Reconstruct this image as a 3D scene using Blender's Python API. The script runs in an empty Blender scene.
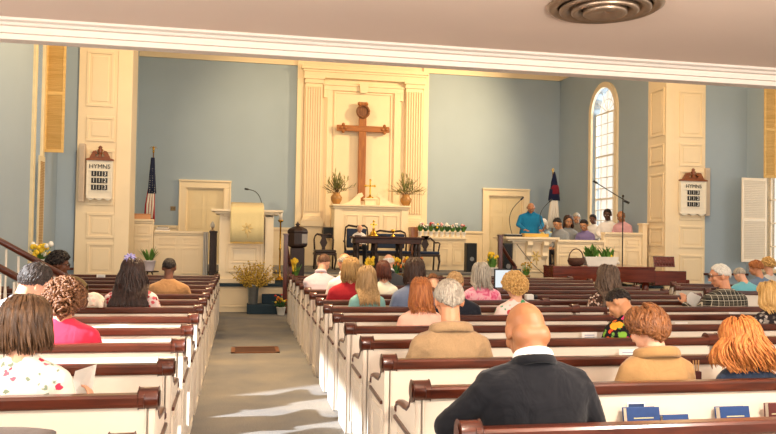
import bpy, math, random
from math import sin, cos, pi, radians, sqrt
from mathutils import Vector, Matrix, Euler, noise
random.seed(7)
SC = bpy.context.scene
COL = SC.collection

# ------------------------------------------------------------------ camera
CH, CF = 1.626, 757.48
YAW, PITCH, ROLL = .1906, .0243, .0174
_F = Vector((sin(YAW)*cos(PITCH), cos(YAW)*cos(PITCH), sin(PITCH)))
_R0 = Vector((cos(YAW), -sin(YAW), 0)); _U0 = _R0.cross(_F)
_R = cos(ROLL)*_R0 + sin(ROLL)*_U0; _U = -sin(ROLL)*_R0 + cos(ROLL)*_U0
cam_data = bpy.data.cameras.new('camera'); cam = bpy.data.objects.new('camera', cam_data); COL.objects.link(cam)
cam_data.sensor_width = 36; cam_data.lens = CF/776*36; cam_data.clip_start = .05; cam_data.clip_end = 200
cam.matrix_world = Matrix(((_R.x, _U.x, -_F.x, 0), (_R.y, _U.y, -_F.y, 0), (_R.z, _U.z, -_F.z, CH), (0, 0, 0, 1)))
SC.camera = cam

def at(px, py, Y=None, X=None, Z=None):
    """point of the place that the photograph shows at a pixel, at a known depth, side wall or height"""
    d = _F + _R*(px-388)/CF - _U*(py-217)/CF
    t = Y/d.y if Y is not None else X/d.x if X is not None else (Z-CH)/d.z
    return Vector((0, 0, CH)) + d*t

# ------------------------------------------------------------------ materials
def lin(c):
    return tuple((v/12.92 if v <= .04045 else ((v+.055)/1.055)**2.4) for v in c)
def hexc(h):
    h = h.lstrip('#'); return lin(tuple(int(h[i:i+2], 16)/255 for i in (0, 2, 4)))
class NT:
    def __init__(s, name):
        s.m = bpy.data.materials.new(name); s.m.use_nodes = True
        s.t = s.m.node_tree; s.b = s.t.nodes['Principled BSDF']
    def n(s, typ, **kw):
        nd = s.t.nodes.new(typ)
        for k, v in kw.items():
            if k in nd.inputs: nd.inputs[k].default_value = v
            else: setattr(nd, k, v)
        return nd
    def l(s, a, b): s.t.links.new(a, b)
    def coord(s, scale=(1, 1, 1), rot=(0, 0, 0), kind='Object'):
        tc = s.n('ShaderNodeTexCoord'); mp = s.n('ShaderNodeMapping')
        mp.inputs['Scale'].default_value = scale; mp.inputs['Rotation'].default_value = rot
        s.l(tc.outputs[kind], mp.inputs['Vector']); return mp.outputs['Vector']
    def ramp(s, fac, stops, interp='LINEAR'):
        r = s.n('ShaderNodeValToRGB'); r.color_ramp.interpolation = interp
        el = r.color_ramp.elements
        while len(el) < len(stops): el.new(.5)
        for e, (p, c) in zip(el, stops): e.position = p; e.color = (*c, 1)
        s.l(fac, r.inputs['Fac']); return r.outputs['Color']
    def mix(s, fac, a, b, mode='MIX'):
        m = s.n('ShaderNodeMix', data_type='RGBA', blend_type=mode)
        for i, v in ((0, fac), (6, a), (7, b)):
            if hasattr(v, 'default_value') or hasattr(v, 'is_linked'): s.l(v, m.inputs[i])
            else: m.inputs[i].default_value = v if i == 0 else (*v, 1)
        return m.outputs[2]
    def bump(s, fac, strength=.3, dist=.01):
        b = s.n('ShaderNodeBump', Strength=strength, Distance=dist); s.l(fac, b.inputs['Height']); s.l(b.outputs['Normal'], s.b.inputs['Normal'])
def shade(c, f): return tuple(min(1, v*f) for v in c)
MC = {}
def M(name, h, rough=.6, var=.06, scale=6, bump=0, bscale=40, metal=0, spec=.5, coat=0, stretch=(1, 1, 1), sheen=0):
    if name in MC: return MC[name]
    t = NT(name); c = hexc(h)
    v = t.coord(stretch)
    nz = t.n('ShaderNodeTexNoise', Scale=scale, Detail=4.0); t.l(v, nz.inputs['Vector'])
    t.l(t.ramp(nz.outputs['Fac'], ((.3, shade(c, 1-var)), (.7, shade(c, 1+var)))), t.b.inputs['Base Color'])
    t.b.inputs['Roughness'].default_value = rough; t.b.inputs['Metallic'].default_value = metal
    t.b.inputs['Specular IOR Level'].default_value = spec; t.b.inputs['Coat Weight'].default_value = coat
    if sheen: t.b.inputs['Sheen Weight'].default_value = sheen
    if bump:
        n2 = t.n('ShaderNodeTexNoise', Scale=bscale, Detail=3.0); t.l(v, n2.inputs['Vector']); t.bump(n2.outputs['Fac'], bump)
    MC[name] = t.m; return t.m
def M_wood(name, h1, h2, rough=.3, axis='X', scale=1.0, coat=.3):
    if name in MC: return MC[name]
    t = NT(name); st = {'X': (1.2, 14, 14), 'Y': (14, 1.2, 14), 'Z': (14, 14, 1.2)}[axis]
    v = t.coord(tuple(a*scale for a in st))
    nz = t.n('ShaderNodeTexNoise', Scale=2.2, Detail=6.0, Distortion=.6); t.l(v, nz.inputs['Vector'])
    t.l(t.ramp(nz.outputs['Fac'], ((.3, hexc(h1)), (.72, hexc(h2)))), t.b.inputs['Base Color'])
    t.b.inputs['Roughness'].default_value = rough; t.b.inputs['Coat Weight'].default_value = coat; t.b.inputs['Coat Roughness'].default_value = .15
    t.bump(nz.outputs['Fac'], .08); MC[name] = t.m; return t.m
def M_fabric(name, h, var=.1, wr=.5, wscale=7, weave=350, rough=.9):
    """cloth with soft wrinkles and a fine weave"""
    if name in MC: return MC[name]
    t = NT(name); c = hexc(h); v = t.coord()
    nz = t.n('ShaderNodeTexNoise', Scale=weave, Detail=2.0); t.l(v, nz.inputs['Vector'])
    t.l(t.ramp(nz.outputs['Fac'], ((.25, shade(c, 1-var)), (.75, shade(c, 1+var)))), t.b.inputs['Base Color'])
    t.b.inputs['Roughness'].default_value = rough; t.b.inputs['Specular IOR Level'].default_value = .15; t.b.inputs['Sheen Weight'].default_value = .15
    n2 = t.n('ShaderNodeTexNoise', Scale=wscale, Detail=3.0, Distortion=1.2); t.l(v, n2.inputs['Vector']); t.bump(n2.outputs['Fac'], wr, .03)
    MC[name] = t.m; return t.m
def M_print(name, base, cols, scale=14, size=.32, leaf=None, leafscale=22, wr=.4):
    """cloth printed with scattered blossoms (cols) and small leaves"""
    if name in MC: return MC[name]
    t = NT(name); v = t.coord()
    wz = t.n('ShaderNodeTexNoise', Scale=scale*1.6, Detail=2.0); t.l(v, wz.inputs['Vector'])
    dv = t.n('ShaderNodeVectorMath', operation='MULTIPLY_ADD'); t.l(wz.outputs['Color'], dv.inputs[0]); dv.inputs[1].default_value = (.035, .035, .035); t.l(v, dv.inputs[2])
    v = dv.outputs[0]
    col = hexc(base)
    if leaf:
        vo = t.n('ShaderNodeTexVoronoi', Scale=leafscale); t.l(v, vo.inputs['Vector'])
        msk = t.ramp(vo.outputs['Distance'], ((.26, (1, 1, 1)), (.32, (0, 0, 0))))
        sx = t.n('ShaderNodeSeparateColor'); t.l(vo.outputs['Color'], sx.inputs[0])
        keep = t.n('ShaderNodeMath', operation='GREATER_THAN'); t.l(sx.outputs[0], keep.inputs[0]); keep.inputs[1].default_value = .55
        mm = t.n('ShaderNodeMath', operation='MULTIPLY'); t.l(msk, mm.inputs[0]); t.l(keep.outputs[0], mm.inputs[1])
        col = t.mix(mm.outputs[0], col, hexc(leaf))
    vo = t.n('ShaderNodeTexVoronoi', Scale=scale); t.l(v, vo.inputs['Vector'])
    msk = t.ramp(vo.outputs['Distance'], ((size, (1, 1, 1)), (size+.05, (0, 0, 0))))
    sx = t.n('ShaderNodeSeparateColor'); t.l(vo.outputs['Color'], sx.inputs[0])
    k = len(cols); c2 = t.ramp(sx.outputs[1], [(i/k, hexc(h)) for i, h in enumerate(cols)], 'CONSTANT')
    t.l(t.mix(msk, col, c2), t.b.inputs['Base Color'])
    t.b.inputs['Roughness'].default_value = .9; t.b.inputs['Specular IOR Level'].default_value = .15
    n2 = t.n('ShaderNodeTexNoise', Scale=7.0, Detail=3.0, Distortion=1.2); t.l(t.coord(), n2.inputs['Vector']); t.bump(n2.outputs['Fac'], wr, .03)
    MC[name] = t.m; return t.m
def M_vine(name):
    """white blouse cloth: grey-green vine sprays and red ringed blossoms"""
    t = NT(name); v = t.coord()
    n1 = t.n('ShaderNodeTexNoise', Scale=9.0, Detail=1.0); t.l(v, n1.inputs['Vector'])
    sub = t.n('ShaderNodeMath', operation='SUBTRACT'); t.l(n1.outputs['Fac'], sub.inputs[0]); sub.inputs[1].default_value = .5
    ab = t.n('ShaderNodeMath', operation='ABSOLUTE'); t.l(sub.outputs[0], ab.inputs[0])
    stem = t.ramp(ab.outputs[0], ((.008, (1, 1, 1)), (.014, (0, 0, 0))))
    n2 = t.n('ShaderNodeTexNoise', Scale=5.0, Detail=0.0); t.l(v, n2.inputs['Vector'])
    gate = t.ramp(n2.outputs['Fac'], ((.47, (0, 0, 0)), (.5, (1, 1, 1))))
    mm = t.n('ShaderNodeMath', operation='MULTIPLY'); t.l(stem, mm.inputs[0]); t.l(gate, mm.inputs[1])
    col = t.mix(mm.outputs[0], hexc('#f3e9de'), hexc('#7f8a78'))
    vl = t.n('ShaderNodeTexVoronoi', Scale=27.0); t.l(t.coord((1, 1, .55), (.3, .6, .2)), vl.inputs['Vector'])
    sl = t.n('ShaderNodeSeparateColor'); t.l(vl.outputs['Color'], sl.inputs[0])
    kl = t.n('ShaderNodeMath', operation='GREATER_THAN'); t.l(sl.outputs[0], kl.inputs[0]); kl.inputs[1].default_value = .8
    ml = t.ramp(vl.outputs['Distance'], ((.27, (1, 1, 1)), (.32, (0, 0, 0))))
    m2 = t.n('ShaderNodeMath', operation='MULTIPLY'); t.l(ml, m2.inputs[0]); t.l(kl.outputs[0], m2.inputs[1])
    col = t.mix(m2.outputs[0], col, hexc('#8d9a86'))
    vo = t.n('ShaderNodeTexVoronoi', Scale=13.0); t.l(v, vo.inputs['Vector'])
    so = t.n('ShaderNodeSeparateColor'); t.l(vo.outputs['Color'], so.inputs[0])
    ko = t.n('ShaderNodeMath', operation='GREATER_THAN'); t.l(so.outputs[2], ko.inputs[0]); ko.inputs[1].default_value = .62
    mo = t.ramp(vo.outputs['Distance'], ((.08, (0, 0, 0)), (.11, (1, 1, 1)), (.23, (1, 1, 1)), (.27, (0, 0, 0))))
    m3 = t.n('ShaderNodeMath', operation='MULTIPLY'); t.l(mo, m3.inputs[0]); t.l(ko.outputs[0], m3.inputs[1])
    t.l(t.mix(m3.outputs[0], col, hexc('#cf3552')), t.b.inputs['Base Color'])
    t.b.inputs['Roughness'].default_value = .85; t.b.inputs['Specular IOR Level'].default_value = .2
    n4 = t.n('ShaderNodeTexNoise', Scale=7.0, Detail=3.0, Distortion=1.0); t.l(v, n4.inputs['Vector']); t.bump(n4.outputs['Fac'], .45, .03)
    return t.m
def M_plaid(name):
    t = NT(name); v = t.coord(); sp = t.n('ShaderNodeSeparateXYZ'); t.l(v, sp.inputs[0])
    def stripes(o, f, lo, hi):
        m = t.n('ShaderNodeMath', operation='MULTIPLY'); t.l(o, m.inputs[0]); m.inputs[1].default_value = f
        fr = t.n('ShaderNodeMath', operation='FRACT'); t.l(m.outputs[0], fr.inputs[0])
        return t.ramp(fr.outputs[0], ((0, (0, 0, 0)), (lo, (1, 1, 1)), (hi, (0, 0, 0))), 'CONSTANT')
    col = t.mix(stripes(sp.outputs[0], 14, .4, .75), hexc('#1f1e1b'), hexc('#4d4639'))
    col = t.mix(.5, col, t.mix(stripes(sp.outputs[2], 14, .4, .75), hexc('#1b1b18'), hexc('#655d4c')))
    w = t.n('ShaderNodeMath', operation='MAXIMUM'); t.l(stripes(sp.outputs[0], 16, .86, .93), w.inputs[0]); t.l(stripes(sp.outputs[2], 16, .86, .93), w.inputs[1])
    t.l(t.mix(w.outputs[0], col, hexc('#d8cdb4')), t.b.inputs['Base Color']); t.b.inputs['Roughness'].default_value = .9
    n4 = t.n('ShaderNodeTexNoise', Scale=7.0, Detail=3.0); t.l(v, n4.inputs['Vector']); t.bump(n4.outputs['Fac'], .4, .03)
    return t.m
def M_mottle(name, cols, scale=9, dist=1.5):
    t = NT(name); v = t.coord(); nz = t.n('ShaderNodeTexNoise', Scale=scale, Detail=4.0, Distortion=dist); t.l(v, nz.inputs['Vector'])
    k = len(cols); t.l(t.ramp(nz.outputs['Fac'], [(.3+.4*i/(k-1), hexc(h)) for i, h in enumerate(cols)]), t.b.inputs['Base Color'])
    t.b.inputs['Roughness'].default_value = .9; t.b.inputs['Specular IOR Level'].default_value = .15
    return t.m
def M_hair(name, h1, h2, rough=.45):
    if name in MC: return MC[name]
    t = NT(name); v = t.coord((60, 60, 9)); nz = t.n('ShaderNodeTexNoise', Scale=1.0, Detail=4.0); t.l(v, nz.inputs['Vector'])
    t.l(t.ramp(nz.outputs['Fac'], ((.3, hexc(h1)), (.7, hexc(h2)))), t.b.inputs['Base Color'])
    t.b.inputs['Roughness'].default_value = rough; t.b.inputs['Specular IOR Level'].default_value = .35
    v2 = t.coord((260, 260, 24)); n2 = t.n('ShaderNodeTexNoise', Scale=1.0, Detail=3.0); t.l(v2, n2.inputs['Vector']); t.bump(n2.outputs['Fac'], .5, .006)
    MC[name] = t.m; return t.m
def M_skin(name, h):
    if name in MC: return MC[name]
    t = NT(name); c = hexc(h); v = t.coord(); nz = t.n('ShaderNodeTexNoise', Scale=18.0, Detail=4.0); t.l(v, nz.inputs['Vector'])
    t.l(t.ramp(nz.outputs['Fac'], ((.3, (c[0]*.93, c[1]*.88, c[2]*.86)), (.7, shade(c, 1.06)))), t.b.inputs['Base Color'])
    t.b.inputs['Roughness'].default_value = .5; t.b.inputs['Subsurface Weight'].default_value = .08; t.b.inputs['Subsurface Radius'].default_value = (.01, .004, .002)
    MC[name] = t.m; return t.m

# ------------------------------------------------------------------ mesh helpers
class MB:
    def __init__(s): s.v = []; s.f = []; s.sm = []
    def add(s, vs, fs, smooth=False):
        k = len(s.v); s.v += [Vector(p) for p in vs]; s.f += [tuple(i+k for i in f) for f in fs]; s.sm += [smooth]*len(fs); return s
    def box(s, x0, x1, y0, y1, z0, z1):
        return s.add([(x0, y0, z0), (x1, y0, z0), (x1, y1, z0), (x0, y1, z0), (x0, y0, z1), (x1, y0, z1), (x1, y1, z1), (x0, y1, z1)],
                     [(0, 3, 2, 1), (4, 5, 6, 7), (0, 1, 5, 4), (1, 2, 6, 5), (2, 3, 7, 6), (3, 0, 4, 7)])
    def obox(s, c, size, rot=(0, 0, 0)):
        m = Matrix.Translation(c) @ Euler(rot).to_matrix().to_4x4(); a, b, d = (q/2 for q in size)
        return s.add([m @ Vector(p) for p in ((-a, -b, -d), (a, -b, -d), (a, b, -d), (-a, b, -d), (-a, -b, d), (a, -b, d), (a, b, d), (-a, b, d))],
                     [(0, 3, 2, 1), (4, 5, 6, 7), (0, 1, 5, 4), (1, 2, 6, 5), (2, 3, 7, 6), (3, 0, 4, 7)])
    def prism(s, pts, d0, d1, plane='XZ', smooth=False):
        """extrude a closed 2-D outline along the third axis"""
        mk = {'XZ': lambda a, b, d: (a, d, b), 'YZ': lambda a, b, d: (d, a, b), 'XY': lambda a, b, d: (a, b, d)}[plane]
        n = len(pts); vs = [mk(a, b, d0) for a, b in pts]+[mk(a, b, d1) for a, b in pts]
        s.add(vs, [tuple(range(n)), tuple(range(2*n-1, n-1, -1))])
        k = len(s.v)-2*n
        for i in range(n): s.f.append((k+i, k+(i+1) % n, k+n+(i+1) % n, k+n+i)); s.sm.append(smooth)
        return s
    def lathe(s, prof, c=(0, 0, 0), n=16, smooth=True, sx=1, sy=1, rot=0):
        vs = []; fs = []
        for r, z in prof:
            for i in range(n):
                a = 2*pi*i/n+rot; vs.append((c[0]+r*cos(a)*sx, c[1]+r*sin(a)*sy, c[2]+z))
        for j in range(len(prof)-1):
            for i in range(n): fs.append((j*n+i, j*n+(i+1) % n, (j+1)*n+(i+1) % n, (j+1)*n+i))
        fs.append(tuple(range(n-1, -1, -1))); fs.append(tuple((len(prof)-1)*n+i for i in range(n)))
        return s.add(vs, fs, smooth)
    def tube(s, path, r, n=8, smooth=True, flat=1.0, up=None):
        path = [Vector(p) for p in path]; m = len(path)
        rs = r if isinstance(r, (list, tuple)) else [r]*m
        vs = []; fs = []
        nrm = None
        for j, p in enumerate(path):
            t = (path[min(j+1, m-1)]-path[max(j-1, 0)]);
            if t.length < 1e-9: t = Vector((0, 0, 1))
            t.normalize()
            if nrm is None:
                ref = up or (Vector((0, 0, 1)) if abs(t.z) < .9 else Vector((1, 0, 0))); nrm = (Vector(ref)-t*t.dot(Vector(ref))).normalized()
            else:
                nrm = nrm-t*t.dot(nrm); nrm = nrm.normalized() if nrm.length > 1e-6 else t.orthogonal().normalized()
            bi = t.cross(nrm)
            for i in range(n):
                a = 2*pi*(i+.5)/n; vs.append(p+(nrm*cos(a)*flat+bi*sin(a))*rs[j])
        for j in range(m-1):
            for i in range(n): fs.append((j*n+i, j*n+(i+1) % n, (j+1)*n+(i+1) % n, (j+1)*n+i))
        fs.append(tuple(range(n-1, -1, -1))); fs.append(tuple((m-1)*n+i for i in range(n)))
        return s.add(vs, fs, smooth)
    def ell(s, c, r, n=12, rot=None, smooth=True):
        if isinstance(r, (int, float)): r = (r, r, r)
        m = n//2; vs = [(0, 0, 1)]; fs = []
        for j in range(1, m):
            for i in range(n):
                a = pi*j/m; b = 2*pi*i/n; vs.append((sin(a)*cos(b), sin(a)*sin(b), cos(a)))
        vs.append((0, 0, -1)); L = len(vs)-1
        for i in range(n): fs.append((0, 1+i, 1+(i+1) % n)); fs.append((L, L-n+(i+1) % n, L-n+i))
        for j in range(m-2):
            for i in range(n): a = 1+j*n; fs.append((a+i, a+n+i, a+n+(i+1) % n, a+(i+1) % n))
        R = rot.to_matrix() if rot is not None else Matrix.Identity(3)
        return s.add([Vector(c)+R @ Vector((p[0]*r[0], p[1]*r[1], p[2]*r[2])) for p in vs], fs, smooth)
    def cap(s, p0, r0, p1, r1, n=10):
        """tapered limb segment with round ends"""
        s.ell(p0, r0, n); s.ell(p1, r1, n); s.tube([p0, p1], [r0, r1], n); return s
    def rings(s, rs, n=20, pw=2.4):
        """closed loft through super-elliptic rings (z, y, half width, half depth)"""
        vs = []; fs = []
        for z, y, a, b in rs:
            for i in range(n):
                t = 2*pi*i/n; c, d = cos(t), sin(t)
                vs.append((a*abs(c)**(2/pw)*(1 if c >= 0 else -1), y+b*abs(d)**(2/pw)*(1 if d >= 0 else -1), z))
        for j in range(len(rs)-1):
            for i in range(n): fs.append((j*n+i, j*n+(i+1) % n, (j+1)*n+(i+1) % n, (j+1)*n+i))
        fs.append(tuple(range(n-1, -1, -1))); fs.append(tuple((len(rs)-1)*n+i for i in range(n)))
        return s.add(vs, fs, True)
    def mat(s, m):
        s.v = [m @ p for p in s.v]; return s
    def mesh(s, name):
        me = bpy.data.meshes.new(name); me.from_pydata([tuple(p) for p in s.v], [], s.f)
        me.polygons.foreach_set('use_smooth', s.sm); me.update(); return me
    def build(s, name, m, parent=None, bevel=0, seg=2):
        me = s.mesh(name); me.materials.append(m); o = bpy.data.objects.new(name, me); COL.objects.link(o)
        if parent is not None: o.parent = parent
        if bevel:
            b = o.modifiers.new('b', 'BEVEL'); b.width = bevel; b.segments = seg; b.limit_method = 'ANGLE'; b.angle_limit = radians(40)
        return o
    def remesh(s, name, m, voxel, parent=None, smooth=4, disp=0, dscale=.1):
        """fuse everything collected into one continuous skin"""
        me = s.mesh(name); o = bpy.data.objects.new(name, me); COL.objects.link(o)
        r = o.modifiers.new('r', 'REMESH'); r.mode = 'VOXEL'; r.voxel_size = voxel; r.use_smooth_shade = True
        if smooth: k = o.modifiers.new('s', 'SMOOTH'); k.iterations = smooth; k.factor = .5
        if disp:
            tx = bpy.data.textures.get('fold%.3f' % dscale) or bpy.data.textures.new('fold%.3f' % dscale, 'CLOUDS'); tx.noise_scale = dscale; tx.noise_depth = 2
            d = o.modifiers.new('d', 'DISPLACE'); d.texture = tx; d.strength = disp; d.mid_level = .5; d.texture_coords = 'LOCAL'
        dg = bpy.context.evaluated_depsgraph_get(); me2 = bpy.data.meshes.new_from_object(o.evaluated_get(dg))
        bpy.data.objects.remove(o); bpy.data.meshes.remove(me)
        me2.name = name; me2.materials.clear(); me2.materials.append(m)
        me2.polygons.foreach_set('use_smooth', [True]*len(me2.polygons))
        o = bpy.data.objects.new(name, me2); COL.objects.link(o)
        if parent is not None: o.parent = parent
        return o
def tag(o, label, cat, group=None, kind=None):
    o['label'] = label; o['category'] = cat
    if group: o['group'] = group
    if kind: o['kind'] = kind
    return o
def thing(name, label, cat, loc=(0, 0, 0), rz=0, group=None):
    o = bpy.data.objects.new(name, None); COL.objects.link(o); o.location = loc; o.rotation_euler = (0, 0, rz); o.empty_display_size = .1
    return tag(o, label, cat, group)
def struct(o): o['kind'] = 'structure'; return o
KIDS = {}
def dup(root, loc, rz=0, label=None, group=None):
    def cp(o, par):
        c = o.copy(); COL.objects.link(c)
        if par is not None: c.parent = par
        for ch in list(o.children): cp(ch, c)
        return c
    c = cp(root, None); c.location = loc; c.rotation_euler = (0, 0, rz)
    if label: c['label'] = label
    if group: c['group'] = group
    return c
def panel(mb, x0, x1, z0, z1, y, out=-1, w=.05, d=.02):
    """raised picture-frame moulding round a panel on a wall at depth y (out: the way it sticks out)"""
    a, b = (y, y+out*d) if out > 0 else (y+out*d, y)
    mb.box(x0, x1, a, b, z0, z0+w); mb.box(x0, x1, a, b, z1-w, z1); mb.box(x0, x0+w, a, b, z0+w, z1-w); mb.box(x1-w, x1, a, b, z0+w, z1-w)
    a, b = (y, y+out*d*.6) if out > 0 else (y+out*d*.6, y)
    mb.box(x0+w*1.9, x1-w*1.9, a, b, z0+w*1.9, z1-w*1.9); return mb
def panelx(mb, y0, y1, z0, z1, x, out=-1, w=.05, d=.02):
    a, b = (x, x+out*d) if out > 0 else (x+out*d, x)
    mb.box(a, b, y0, y1, z0, z0+w); mb.box(a, b, y0, y1, z1-w, z1); mb.box(a, b, y0, y0+w, z0+w, z1-w); mb.box(a, b, y1-w, y1, z0+w, z1-w)
    a, b = (x, x+out*d*.6) if out > 0 else (x+out*d*.6, x)
    mb.box(a, b, y0+w*1.9, y1-w*1.9, z0+w*1.9, z1-w*1.9); return mb
def words(txt, name, size, m, parent, loc, rot, ext=.002, align='CENTER'):
    cu = bpy.data.curves.new(name, 'FONT'); cu.body = txt; cu.size = size; cu.extrude = ext; cu.align_x = align; cu.align_y = 'CENTER'
    o = bpy.data.objects.new(name, cu); COL.objects.link(o); cu.resolution_u = 3
    me = bpy.data.meshes.new_from_object(o.evaluated_get(bpy.context.evaluated_depsgraph_get())); bpy.data.objects.remove(o); bpy.data.curves.remove(cu)
    me.materials.clear(); me.materials.append(m); o = bpy.data.objects.new(name, me); COL.objects.link(o); o.parent = parent; o.location = loc; o.rotation_euler = rot; return o
# ------------------------------------------------------------------ palette
CREAM = M('cream_paint', '#f2debb', .45, .02, 3)
WHITE = M('pew_white_paint', '#e0d4c4', .42, .03, 2.5)
TRIMW = M('trim_white_paint', '#f1e7d6', .5, .02, 3)
BLUE = M('blue_wall_paint', '#a2b3c1', .75, .025, 1.2, .03, 120)
CEIL = M('ceiling_plaster', '#f2dccb', .85, .02, 1.0, .02, 160)
BEAMW = M('beam_white_paint', '#f2e6da', .55, .015, 3)
MAHOG = M_wood('mahogany', '#35150d', '#622c1a', .28, 'X')
MAHOGY = M_wood('mahogany_along', '#35150d', '#622c1a', .28, 'Y')
MAHOGZ = M_wood('mahogany_upright', '#3a130c', '#662518', .3, 'Z')
PIANO = M_wood('piano_mahogany', '#4f1a0f', '#7d3019', .18, 'X', .6, .6)
DARKW = M_wood('dark_walnut', '#1d0f0b', '#382018', .5, 'Z', 1.0, 0)
OAK = M_wood('oak_cross', '#8a4f1f', '#b3702f', .45, 'Z', 1.0, .1)
SHUT = M_wood('shutter_pine', '#c9a25c', '#dfbb78', .55, 'X', .8, 0)
BLACK = M('black_plastic', '#17181b', .45)
BLACKM = M('black_metal', '#1b1a1a', .35, metal=.6)
BRASS = M('brass', '#d8a843', .25, .04, metal=.95)
STEEL = M('galvanised_steel', '#9a9fa3', .35, .12, 14, metal=.8)
NICKEL = M('brushed_nickel', '#b39c86', .38, .08, 20, metal=.85)
PAPER = M('paper_white', '#f4f1ea', .8, .01)
GOLDC = M_fabric('gold_altar_cloth', '#f0dca4', .06, .2, 3, 200)
BLUEUP = M_fabric('slate_upholstery', '#2f3a52', .08, .15)
def carpet():
    t = NT('blue_grey_carpet'); v = t.coord()
    a = t.n('ShaderNodeTexNoise', Scale=1.6, Detail=4.0); t.l(v, a.inputs['Vector'])
    b = t.n('ShaderNodeTexNoise', Scale=90.0, Detail=3.0); t.l(v, b.inputs['Vector'])
    c1 = t.ramp(a.outputs['Fac'], ((.3, hexc('#6f7073')), (.7, hexc('#8a857d'))))
    c2 = t.ramp(b.outputs['Fac'], ((.3, (.7, .7, .7)), (.7, (1.15, 1.15, 1.15))))
    t.l(t.mix(1.0, c1, c2, 'MULTIPLY'), t.b.inputs['Base Color']); t.b.inputs['Roughness'].default_value = 1; t.b.inputs['Specular IOR Level'].default_value = .1
    t.bump(b.outputs['Fac'], .5, .01); return t.m
CARPET = carpet()
NAVYC = M('navy_step_carpet', '#34434f', 1, .15, 60, .4, 120, spec=.1)
def glass():
    m = bpy.data.materials.new('window_glass'); m.use_nodes = True; nt = m.node_tree; nt.nodes.clear()
    o = nt.nodes.new('ShaderNodeOutputMaterial'); x = nt.nodes.new('ShaderNodeMixShader'); a = nt.nodes.new('ShaderNodeBsdfTransparent'); g = nt.nodes.new('ShaderNodeBsdfGlossy')
    g.inputs['Roughness'].default_value = .05; x.inputs[0].default_value = .06
    nt.links.new(a.outputs[0], x.inputs[1]); nt.links.new(g.outputs[0], x.inputs[2]); nt.links.new(x.outputs[0], o.inputs[0]); return m
GLASS = glass()

# ------------------------------------------------------------------ setting
XL, XR, YF, XCL = -3.6, 11.66, 15.9, -2.87
XCR = at(666.5, 150, Y=YF-.1).x; YB = at(559.5, 150, X=XCR).y
ZB = 3.3            # underside of the gallery over the rear pews
YBEAM = 6.55
Z1, Z2 = .57, .73   # chancel platform, upper chancel floor
struct(MB().box(XL-.2, 13.5, -2.5, YB+.3, -.1, 0).build('floor', CARPET))
def yx(px, X): return at(px, 180, X=X).y
# left nave wall with two tall window openings
yl0, yl1 = yx(31, XL), yx(40, XL)
def wall_x(name, x0, x1, y0, y1, z1, holes, m):
    b = MB(); y = y0
    for (a, c, zl, zh) in holes:
        b.box(x0, x1, y, a, 0, z1); b.box(x0, x1, a, c, 0, zl); b.box(x0, x1, a, c, zh, z1); y = c
    b.box(x0, x1, y, y1, 0, z1); return struct(b.build(name, m))
wall_x('wall_left', XL-.2, XL, -.5, YF+.2, 7.2, [(3.6, 5.9, .95, 3.2), (yl0+.06, yl1-.06, 1.0, 5.2)], BLUE)
yr1 = yx(766, XR); 
wall_x('wall_right', XR, XR+.2, 6.6, YF+.2, 7.2, [(9.2, 10.6, 1.0, 5.2), (yr1-1.5, yr1-.03, 1.0, 5.2)], BLUE)
struct(MB().box(XL, -3.2, YF, YF+.2, 0, 7.2).build('wall_front_left', BLUE))
struct(MB().box(10.5, XR, YF, YF+.2, 0, 7.2).build('wall_front_right', BLUE))
# chancel walls
dl = (at(186, 200, Y=YB).x, at(224, 200, Y=YB).x, at(204, 188, Y=YB).z); dr = (at(488.5, 200, Y=YB).x, at(523, 200, Y=YB).x, at(505, 196, Y=YB).z)
b = MB()
x = XCL-.2
for (a, c, h) in (dl, dr): b.box(x, a, YB, YB+.2, 0, 7.2); b.box(a, c, YB, YB+.2, h, 7.2); x = c
b.box(x, XCR+.2, YB, YB+.2, 0, 7.2); struct(b.build('wall_chancel_back', BLUE))
struct(MB().box(XCL-.2, XCL, YF+.6, YB, 0, 7.2).build('wall_chancel_left', BLUE))
wy0, wy1 = yx(617, XCR)+.08, yx(592, XCR)-.02   # arched window opening
wz1 = at(604, 88, X=XCR).z; wz0 = 1.55; wc = (wy0+wy1)/2; wr = (wy1-wy0)/2
def arch(y0, y1, z0, z1, n=20, inset=0):
    r = (y1-y0)/2-inset; c = (y0+y1)/2; zs = z1-(y1-y0)/2
    return [(y0+inset, z0+inset), (y1-inset, z0+inset)]+[(c+r*cos(pi*i/n), zs+r*sin(pi*i/n)) for i in range(n+1)]
b = MB(); b.box(XCR, XCR+.2, YF+.72, wy0, 0, 7.2); b.box(XCR, XCR+.2, wy1, YB+.2, 0, 7.2); b.box(XCR, XCR+.2, wy0, wy1, 0, wz0)
zs = wz1-wr; pts = [(wc+wr*cos(pi*i/20), zs+wr*sin(pi*i/20)) for i in range(21)]
for i in range(20):
    (a0, h0), (a1, h1) = pts[i], pts[i+1]; b.prism([(a1, h1), (a0, h0), (a0, 7.2), (a1, 7.2)], XCR, XCR+.2, 'YZ')
struct(b.build('wall_chancel_right', BLUE))
struct(MB().box(XCL-.2, XCR+.2, YF+.1, YB+.2, 7.2, 7.4).build('ceiling_chancel', CEIL))
struct(MB().box(XL-.2, XR+.2, 10.5, YF+.1, 7.2, 7.4).build('ceiling_nave', CEIL))
# chancel platforms and navy carpeted edge
struct(MB().box(XCL, XCR, YF, 18.0, 0, Z1-.05).build('floor_platform', CREAM))
struct(MB().box(XCL, XCR, YF-.03, 18.0, Z1-.05, Z1).build('floor_platform_carpet', NAVYC))
struct(MB().box(XCL, XCR, 17.78, YB, Z1, Z2-.03).build('floor_chancel_base', CREAM))
struct(MB().box(XCL, XCR, 17.75, YB, Z2-.03, Z2).build('floor_chancel', CARPET))
b = MB()
for k in range(9): panel(b, -2.1+k*1.28, -1.0+k*1.28, .1, .47, YF, -1, .03, .012)
struct(b.build('trim_platform', CREAM))
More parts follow.
